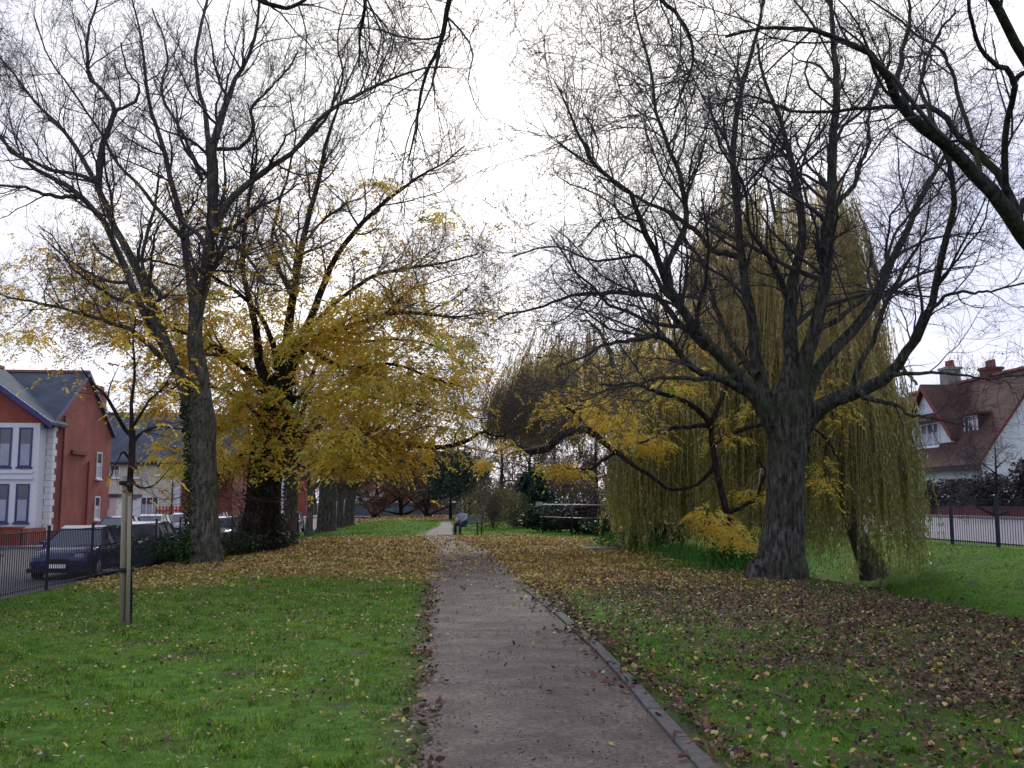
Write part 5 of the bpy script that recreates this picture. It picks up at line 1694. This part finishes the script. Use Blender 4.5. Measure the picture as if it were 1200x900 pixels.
# cross gable
gy_ = float(at_x(1091, 500, RX + 1.3)[1]); gX = RX + 1.1
gzr = float(at_x(1091, 452, gX)[2]); half = 3.1
gzb = ze + sl * 1.1 - .1
sg = (gzr - (gzb + .6)) / half
MB().slab([(gX, gy_ - half, gzb), (gX, gy_ - half, gzb + .6), (gX, gy_, gzr - .05), (gX, gy_ + half, gzb + .6), (gX, gy_ + half, gzb)], (3.2, 0, 0)).build("gable_wall", M["render"], h2)
rxx = ridge_x + .3
mb = MB()
mb.slab([(gX - .35, gy_ - half - .3, gzb + .6 - .3 * sg), (gX - .35, gy_, gzr), (rxx, gy_, gzr), (rxx, gy_ - half - .3, gzb + .6 - .3 * sg)], (0, 0, .16))
mb.slab([(gX - .35, gy_ + half + .3, gzb + .6 - .3 * sg), (gX - .35, gy_ + .002, gzr), (rxx, gy_ + .002, gzr), (rxx, gy_ + half + .3, gzb + .6 - .3 * sg)], (0, 0, .16))
mb.build("gable_roof", M["red_tile"], h2)
for s_ in (-1, 1):
    MB().slab([(gX - .4, gy_ + s_ * (half + .32), gzb + .35), (gX - .4, gy_, gzr - .2), (gX - .4, gy_, gzr + .1), (gX - .4, gy_ + s_ * (half + .32), gzb + .65)], (.05, 0, 0)).build("barge_board", M["brick_dark"], h2)
window(h2, 'x', gy_ - 1.5, gy_ + 1.5, gzb + .12, gzb + 1.55, gX, (4, 1), out_=.12)
MB().slab([(gX - .6, gy_ - 1.7, gzb + 1.62), (gX - .6, gy_ + 1.7, gzb + 1.62), (gX, gy_ + 1.7, gzb + 2.1), (gX, gy_ - 1.7, gzb + 2.1)], (0, 0, .08)).build("window_hood", M["red_tile"], h2)
# dormer
dX = RX + 1.55
d0_, d1_ = float(at_x(1147, 500, dX)[1]), float(at_x(1130, 500, dX)[1])
dz0, dz1 = float(at_x(1138, 512, dX)[2]), float(at_x(1138, 486, dX)[2])
dm = MB().box(dX, dX + 2.6, d0_, d1_, dz0 - .3, dz1).build("dormer", M["red_tile"], h2)
MB().box(dX - .25, dX + 2.6, d0_ - .2, d1_ + .2, dz1 + .002, dz1 + .14).build("dormer_roof", M["brick_dark"], dm)
window(h2, 'x', d0_ + .05, d1_ - .05, dz0, dz1 - .05, dX, (3, 2), out_=.06, curtain=False)
# ground floor windows under the eaves, and on the near white gable
for k in range(3):
    y_ = RY0 + 1.0 + k * 4.4
    window(h2, 'x', y_, y_ + 2.6, 1.55, 2.95, wx, (3, 1), curtain=False, out_=.06)
window(h2, 'y', RX + 3.6, RX + 4.9, 5.4, 6.7, RY0, (2, 1), mat="barge")
window(h2, 'y', RX + 2.6, RX + 4.2, 1.7, 3.0, RY0, (2, 1), mat="barge")
# chimneys
for px, d_, zt in ((1113, RX + 4.1, 432), (1161, RX + 4.3, 432)):
    c = at_x(px, zt, d_)
    chimney(h2, d_, c[1], zr - 1.6, float(c[2]) - .1, .9, 1.0, M["stone"] if px == 1113 else M["brick_dark"], 3)
MB = _MB
# second roof further along
h3 = simple_house("tiled_house", "neighbouring house with red roof just beyond the white gabled house", 29.5, 42, 72, 82, .75, 5.6, 9.6, M["render"], M["red_tile"],
                  [(31 + 3 * i, 32.6 + 3 * i, z, z + 1.3, (2, 1)) for i in range(3) for z in (1.6, 4.0)], chim=[(33, 77, 11.2)])

# right garden wall, hedges
tag(MB().box(26.45, 26.7, 30, 100, .7, 1.3).box(26.42, 26.73, 30, 100, 1.303, 1.37).build("garden_wall", M["brick_dark"]), "low dark red brick wall across the right road", "wall")
gq = [("round clipped dark purple hedge before the white house", 1128, 46, (1.35, 1.2, 1.35), "purple_hedge", 4200),
      ("tall spiky green shrub at the right edge before the white gable", 1186, 44, (1.2, 1.0, 1.6), "evergreen", 3600),
      ("low dark hedge behind the right garden wall under the window", 1108, 50, (1.6, 1.5, .95), "purple_hedge", 3600),
      ("dark hedge behind the right garden wall nearest the willow", 1080, 54, (2.0, 1.6, .9), "purple_hedge", 3600),
      ("low dark shrub between the purple hedge and the spiky shrub", 1155, 44, (1.3, 1.1, .75), "evergreen", 2600)]
for q, (lab, px, d, rad, mt, n) in enumerate(gq):
    g_ = at(px, 590, d)
    bush("garden_shrub", lab, "shrub", (max(g_[0], 27.9), g_[1], .95), rad, int(n * 1.7), .15, M[mt], 601 + q, 12)
g_ = at(1165, 590, 47)
generic_tree("small_bare_tree", "small bare tree before the white gable wall", (g_[0] - .0, g_[1]), 4.6, 1.8, .09, 620, M["bark_dark"], M["twig_brown"], per=(5.0, 9.0, 12.0), rm=.9, start=.25, el=(.3, .8))

# ------------------------------------------------------------------ far end: wall, pale house, rail by the ditch
a_, b_ = at_y(425, 590, 122), at_y(516, 590, 122)
tag(MB().box(a_[0] - 2, b_[0] + 3, 122, 122.5, -.1, 1.25).box(a_[0] - 2.1, b_[0] + 3.1, 121.9, 122.6, 1.253, 1.4).build("boundary_wall", M["far_wall"]), "long grey blue wall closing the far end of the park", "wall")
simple_house("pale_house", "far pale house behind the end wall of the park", at_y(380, 590, 140)[0], at_y(450, 590, 140)[0], 140, 150, 0, 3.6, 7.0, M["cream"], M["brick_dark"],
             [(at_y(402 + 12 * i, 590, 140)[0], at_y(409 + 12 * i, 590, 140)[0], 1.6, 2.9, (2, 1)) for i in range(4)])
simple_house("brick_house", "far brown brick house half hidden by russet trees", at_y(452, 590, 136)[0], at_y(540, 590, 136)[0], 136, 146, 0, 5.0, 8.2, M["brick_dark"], M["brick_dark"],
             [(at_y(462 + 16 * i, 590, 136)[0], at_y(470 + 16 * i, 590, 136)[0], 1.6, 3.0, (2, 1)) for i in range(5)])

p0, p1 = at(633, 590, 50), at(712, 590, 44)
rl = thing("pale_railing", "pale grey horizontal rail on posts beside the ditch", "railing", (p0[0], p0[1], 0))
dv = p1 - p0; dv[2] = 0
zz0 = float(terrain(p0[0], p0[1]))
MB().tube((0, 0, 1.46), (dv[0], dv[1], 1.46), .03, .03, 8).build("top_rail", M["rail_white"], rl, True)
MB().tube((0, 0, .85), (dv[0], dv[1], .85), .025, .025, 8).build("lower_rail", M["black_metal"], rl, True)
for t in (0.04, .5, 1.0):
    gz = float(terrain(p0[0] + dv[0] * t, p0[1] + dv[1] * t))
    MB().tube((dv[0] * t, dv[1] * t, gz - .1), (dv[0] * t, dv[1] * t, 1.5), .035, .035, 8).build("post", M["black_metal"], rl, True)
mb = MB().box(-.35, .35, -.07, -.05, 1.40, 1.60)
ang = math.atan2(dv[1], dv[0]); mb.rot(ang); mb.build("pale_board", M["rail_white"], rl)
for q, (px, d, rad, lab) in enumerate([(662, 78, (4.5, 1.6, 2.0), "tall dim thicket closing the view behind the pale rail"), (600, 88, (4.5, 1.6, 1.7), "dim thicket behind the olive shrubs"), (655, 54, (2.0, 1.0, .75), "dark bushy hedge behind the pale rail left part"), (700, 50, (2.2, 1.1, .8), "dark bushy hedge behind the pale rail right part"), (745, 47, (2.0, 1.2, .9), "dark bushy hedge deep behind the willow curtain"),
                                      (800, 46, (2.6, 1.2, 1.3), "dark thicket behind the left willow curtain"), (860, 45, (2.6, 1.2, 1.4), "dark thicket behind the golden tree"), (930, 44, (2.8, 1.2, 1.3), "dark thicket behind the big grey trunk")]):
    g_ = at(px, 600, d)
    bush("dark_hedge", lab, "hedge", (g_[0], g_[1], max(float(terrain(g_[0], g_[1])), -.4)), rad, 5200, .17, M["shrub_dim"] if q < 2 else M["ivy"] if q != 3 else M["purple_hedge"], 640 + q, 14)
g_ = at_z(716, 645, .02)
st = MB()
st.slab([(-.95, -.3, 0), (-.4, -.38, 0), (.5, -.33, 0), (1.0, -.12, 0), (.9, .3, 0), (0, .36, 0), (-.9, .25, 0)], (0, 0, .13))
st = st.build("stone_slab", M["stone"], bevel=.03)
st.location = (g_[0], g_[1], float(terrain(g_[0], g_[1])) - .01)
tag(st, "flat pale stone slab lying among leaves at the ditch edge", "stone slab")


# ------------------------------------------------------------------ bench and seated person
def bench(label, loc, rz, wm, mm_, group=None, name="park_bench"):
    b_ = thing(name, label, "bench", loc, rz, group)
    w2 = .64
    s = MB()
    for i in range(4): s.box(-w2, w2, -.22 + i * .115, -.22 + i * .115 + .095, .42, .45)
    s.build("seat", wm, b_, bevel=.006)
    s = MB()
    for i in range(4):
        z = .52 + i * .11; y = .27 + i * .03
        s.add([(-w2, y, z), (w2, y, z), (w2, y + .022, z), (-w2, y + .022, z), (-w2, y + .024, z + .085), (w2, y + .024, z + .085), (w2, y + .046, z + .085), (-w2, y + .046, z + .085)],
              [(0, 1, 2, 3), (4, 5, 6, 7), (0, 1, 5, 4), (2, 3, 7, 6), (0, 3, 7, 4), (1, 2, 6, 5)])
    s.build("backrest", wm, b_)
    for sx in (-1, 1):
        x = sx * (w2 - .06)
        for (y0_, y1_, zt, yt) in ((-.22, -.17, .64, 0), (.22, .27, .42, 0)):
            MB().box(x - .03, x + .03, y0_, y1_, 0, zt).build("leg", mm_, b_, bevel=.006)
        MB().slab([(x - .028, .22, .421), (x - .028, .27, .421), (x - .028, .41, .98), (x - .028, .365, .98)], (.056, 0, 0)).build("back_post", mm_, b_)
        MB().box(x - .035, x + .035, -.25, .30, .642, .675).build("armrest", wm, b_, bevel=.008)
    return b_


gB = at_z(549, 627, 0)
bz = float(terrain(gB[0], gB[1]))
BR = math.radians(-30)
bench("grey green wooden bench beside the path with someone on its left end", (gB[0], gB[1], bz), BR, M["wood_grey"], M["black_metal"])
g2 = at_z(455, 604, 0)
M["teal"] = plain("teal_paint", (0.07, 0.22, 0.2), .6)
bench("small far teal bench on the left lawn before the end wall", (g2[0], g2[1], float(terrain(g2[0], g2[1]))), math.radians(15), M["teal"], M["teal"])


def skin_mesh(name, joints, edges, radii, mat, parent, subs=2):
    me = bpy.data.meshes.new(name)
    me.from_pydata([tuple(j) for j in joints], edges, [])
    o = bpy.data.objects.new(name, me); COL.objects.link(o)
    sk = o.modifiers.new("skin", 'SKIN'); sk.use_smooth_shade = True
    for i, rr in enumerate(radii):
        v = me.skin_vertices[0].data[i]
        v.radius = (rr, rr) if not isinstance(rr, tuple) else rr
        v.use_root = (i == 0)
    ss = o.modifiers.new("sub", 'SUBSURF'); ss.levels = subs; ss.render_levels = subs
    dg = bpy.context.evaluated_depsgraph_get(); dg.update()
    ev = o.evaluated_get(dg)
    nm = bpy.data.meshes.new_from_object(ev)
    nm.materials.clear(); nm.materials.append(mat)
    bpy.data.objects.remove(o)
    o2 = bpy.data.objects.new(name, nm)
    return link(o2, parent)


M["skin"] = plain("skin", (0.42, 0.24, 0.18), .6)
M["shirt"] = plain("pale_blue_cloth", (0.30, 0.38, 0.45), .9)
M["trousers"] = plain("navy_cloth", (0.03, 0.03, 0.06), .9)
M["hair"] = plain("brown_hair", (0.05, 0.03, 0.02), .8)
lx = -.40
pr = thing("person", "seated person in pale blue top and navy trousers on the bench", "person", (gB[0] + math.cos(BR) * lx, gB[1] + math.sin(BR) * lx, bz), BR)
# seated body, facing -y locally; seat height .45
J = [(0, .10, .56), (0, .11, .72), (0, .12, .90), (0, .12, 1.02), (0, .10, 1.10), (0, .08, 1.19), (0, .07, 1.29),
     (.17, .12, .98), (.24, .02, .80), (.19, -.16, .70), (.15, -.24, .66),
     (-.17, .12, .98), (-.24, .02, .80), (-.19, -.16, .70), (-.15, -.24, .66),
     (.10, .06, .54), (.13, -.34, .53), (.13, -.38, .28), (.13, -.38, .09), (.14, -.52, .05),
     (-.10, .06, .54), (-.13, -.34, .53), (-.14, -.40, .28), (-.14, -.38, .09), (-.15, -.52, .05)]
E = [(0, 1), (1, 2), (2, 3), (3, 4), (4, 5), (5, 6), (2, 7), (7, 8), (8, 9), (9, 10), (2, 11), (11, 12), (12, 13), (13, 14), (0, 15), (15, 16), (16, 17), (17, 18), (18, 19), (0, 20), (20, 21), (21, 22), (22, 23), (23, 24)]
Rr = [.14, .13, .15, .07, .052, .085, .07, .062, .046, .036, .032, .062, .046, .036, .032, .085, .065, .052, .04, .035, .085, .065, .052, .04, .035]
body = skin_mesh("body", J, E, Rr, M["skin"], pr)
# clothes: slightly larger shells
top_j = J[:4] + [J[7], J[8], J[9], J[11], J[12], J[13]]
top_e = [(0, 1), (1, 2), (2, 3), (2, 4), (4, 5), (5, 6), (2, 7), (7, 8), (8, 9)]
skin_mesh("top", top_j, top_e, [.165, .155, .17, .08, .08, .062, .052, .08, .062, .052], M["shirt"], pr)
tj = [J[0], J[15], J[16], J[17], J[18], J[20], J[21], J[22], J[23]]
skin_mesh("trousers", tj, [(0, 1), (1, 2), (2, 3), (3, 4), (0, 5), (5, 6), (6, 7), (7, 8)], [.16, .105, .085, .07, .06, .105, .085, .07, .06], M["trousers"], pr)
for s_ in (-1, 1):
    skin_mesh("shoe", [(s_ * .135, -.36, .06), (s_ * .14, -.46, .05), (s_ * .145, -.56, .045)], [(0, 1), (1, 2)], [.055, .05, .04], M["rubber"], pr, 1)
    # fingers
    for f in range(4):
        bxx = s_ * .15 + (f - 1.5) * .016
        skin_mesh("finger", [(bxx, -.26, .655), (bxx, -.30, .635), (bxx, -.32, .61 - .004 * abs(f - 1.5))], [(0, 1), (1, 2)], [.009, .0085, .007], M["skin"], pr, 1)
    skin_mesh("thumb", [(s_ * .12, -.24, .66), (s_ * .10, -.27, .64), (s_ * .10, -.295, .625)], [(0, 1), (1, 2)], [.011, .010, .008], M["skin"], pr, 1)
hj = [(0, .11, 1.20), (0, .10, 1.28), (0, .08, 1.33)]
skin_mesh("hair", hj, [(0, 1), (1, 2)], [.082, .092, .070], M["hair"], pr)
skin_mesh("nose", [(0, -.0, 1.23), (0, -.025, 1.20)], [(0, 1)], [.010, .014], M["skin"], pr, 1)
for s_ in (-1, 1):
    MB().tube((s_ * .032, .004, 1.24), (s_ * .032, -.008, 1.24), .011, .009, 8).build("eye", M["trousers"], pr)


# ------------------------------------------------------------------ cars
def car(label, loc, rz, colour, group, seed=0, estate=False, name="parked_car"):
    paint = plain("car_paint", colour, .15, 0.3, .05, spec=.6)
    root = thing(name, label, "car", loc, rz, group)
    # stations along length (y from front -2.05 to rear 2.05): y, sill z, belt z, half width
    st = [(-2.08, .42, .62, .62), (-2.0, .26, .70, .76), (-1.7, .22, .80, .83), (-1.0, .20, .90, .86), (-.5, .20, .93, .87), (.5, .20, .95, .87), (1.4, .20, .97, .86), (1.85, .24, .98, .82), (2.05, .34, .90, .74), (2.1, .45, .70, .66)]
    V = []; ncs = 12
    for (y, zs, zb, hw) in st:
        prof = [(hw * .86, zs), (hw * .98, zs + .10), (hw, (zs + zb) / 2), (hw * .97, zb - .08), (hw * .88, zb), (hw * .4, zb + .03)]
        V.append([(x, y, z) for x, z in prof] + [(-x, y, z) for x, z in prof[::-1]])
    Va = np.array(V).reshape(-1, 3)
    i = np.arange(len(st) * ncs).reshape(len(st), ncs); j = np.roll(i, -1, 1)
    Fq = np.stack([i[:-1], j[:-1], j[1:], i[1:]], -1).reshape(-1, 4).tolist()
    mb = MB(); mb.add(Va.tolist(), [tuple(f) for f in Fq] + [tuple(range(ncs))[::-1], tuple(range(len(Va) - ncs, len(Va)))])
    body = mb.build("body", paint, root, True)
    # glasshouse
    ry = 1.75 if estate else 1.35
    gs = [(-.98, .91, .80, .91, .80), (-.30, .93, .83, 1.36, .60), (.1, .94, .83, 1.44, .62), (1.0, .95, .82, 1.44, .61), (ry, .96, .80, 1.36, .58), (min(ry + .45, 1.98), .97, .74, .98, .72)]
    mb = MB(); V = []
    for (y, zb, hb, zt, ht) in gs:
        V.append([(hb, y, zb), (ht, y, zt - .02), (-ht, y, zt - .02), (-hb, y, zb)])
    Va = np.array(V).reshape(-1, 3); n_ = len(gs)
    i = np.arange(n_ * 4).reshape(n_, 4)
    Fq = []
    for a in range(n_ - 1):
        for c_ in range(3): Fq.append((i[a, c_], i[a, c_ + 1], i[a + 1, c_ + 1], i[a + 1, c_]))
    mb.add(Va.tolist(), Fq); mb.build("glasshouse", M["glass"], root, False)
    mb = MB()
    rfp = [(g[0], g[4] - .01, g[3]) for g in gs[1:5]]
    for a in range(3):
        (ya, ha, za), (yb, hb, zb) = rfp[a], rfp[a + 1]
        mb.slab([(ha, ya, za - .018), (hb, yb, zb - .018), (-hb, yb, zb - .018), (-ha, ya, za - .018)], (0, 0, .035))
    mb.build("roof", paint, root)
    mb = MB()
    for s_ in (-1, 1):
        mb.tube((s_ * .80, -.96, .90), (s_ * .61, -.30, 1.35), .032, .032, 6)
        mb.tube((s_ * .835, .38, .93), (s_ * .635, .38, 1.43), .032, .032, 6)
        mb.tube((s_ * .80, ry + .1, .94), (s_ * .60, ry - .02, 1.38), .05, .04, 6)
    mb.build("pillars", paint, root)
    for s_ in (-1, 1):
        for y in (-1.28, 1.28):
            wl = MB().tube((s_ * .70, y, .31), (s_ * .885, y, .31), .31, .31, 20).build("wheel", M["rubber"], root, True)
            MB().tube((s_ * .88, y, .31), (s_ * .895, y, .31), .20, .17, 14).build("rim", M["rail_white"], wl, True)
            MB().tube((s_ * .868, y, .33), (s_ * .872, y, .33), .37, .37, 20).build("wheel_arch", M["rubber"], root)
        MB().box(s_ * .46, s_ * .70, -2.075, -1.99, .60, .72).build("headlight", M["rail_white"], root, bevel=.02)
        MB().box(s_ * .58, s_ * .74, 2.02, 2.085, .66, .86).build("tail_light", plain("red_lens", (.35, .02, .02), .3), root, bevel=.015)
        MB().box(s_ * .86, s_ * 1.0, -.82, -.72, .92, 1.03).build("mirror", paint, root, bevel=.02)
    MB().box(-.3, .3, -2.11, -2.06, .46, .58).build("grille", M["rubber"], root)
    MB().box(-.26, .26, -2.13, -2.111, .33, .44).build("number_plate", M["white"], root)
    MB().box(-.84, .84, -2.05, -1.9, .20, .32).box(-.8, .8, 1.95, 2.08, .24, .38).build("bumper", M["rubber"], root, bevel=.02)
    return root


zR_ = -.56
cg = "cars parked along the left road"
car("dark navy car with a pale roof just beyond the fence at left", (-10.55, 31.0, zR_), 0, (.04, .045, .12), cg)
car("silver car parked behind the sapling beyond the fence", (-10.5, 36.8, zR_), 0, (.38, .39, .42), cg)
car("bright blue car at the left edge before the bay windows", (-22.6, 46.3, zR_), math.radians(90), (.03, .10, .42), cg)
car("purple car across the road left of the pale stemmed tree", (-16.1, 52.0, zR_), 0, (.12, .08, .16), cg)
car("silver blue car across the road beside the purple one", (-16.1, 58.0, zR_), 0, (.45, .5, .55), cg)
car("white car seen between the two large left trunks", (-16.1, 65.0, zR_), 0, (.7, .7, .72), cg)
car("white van like car seen just right of the thick dark trunk", (-10.5, 49.5, zR_), 0, (.72, .72, .75), cg, estate=True)
car("pale blue car between the slim and stout avenue trunks", (-10.5, 61, zR_), 0, (.4, .5, .6), cg)
car("dark red car far across the road behind the trunks", (-16.1, 74, zR_), 0, (.2, .03, .03), cg)
car("grey car far up the left road", (-10.5, 72, zR_), 0, (.2, .2, .22), cg)
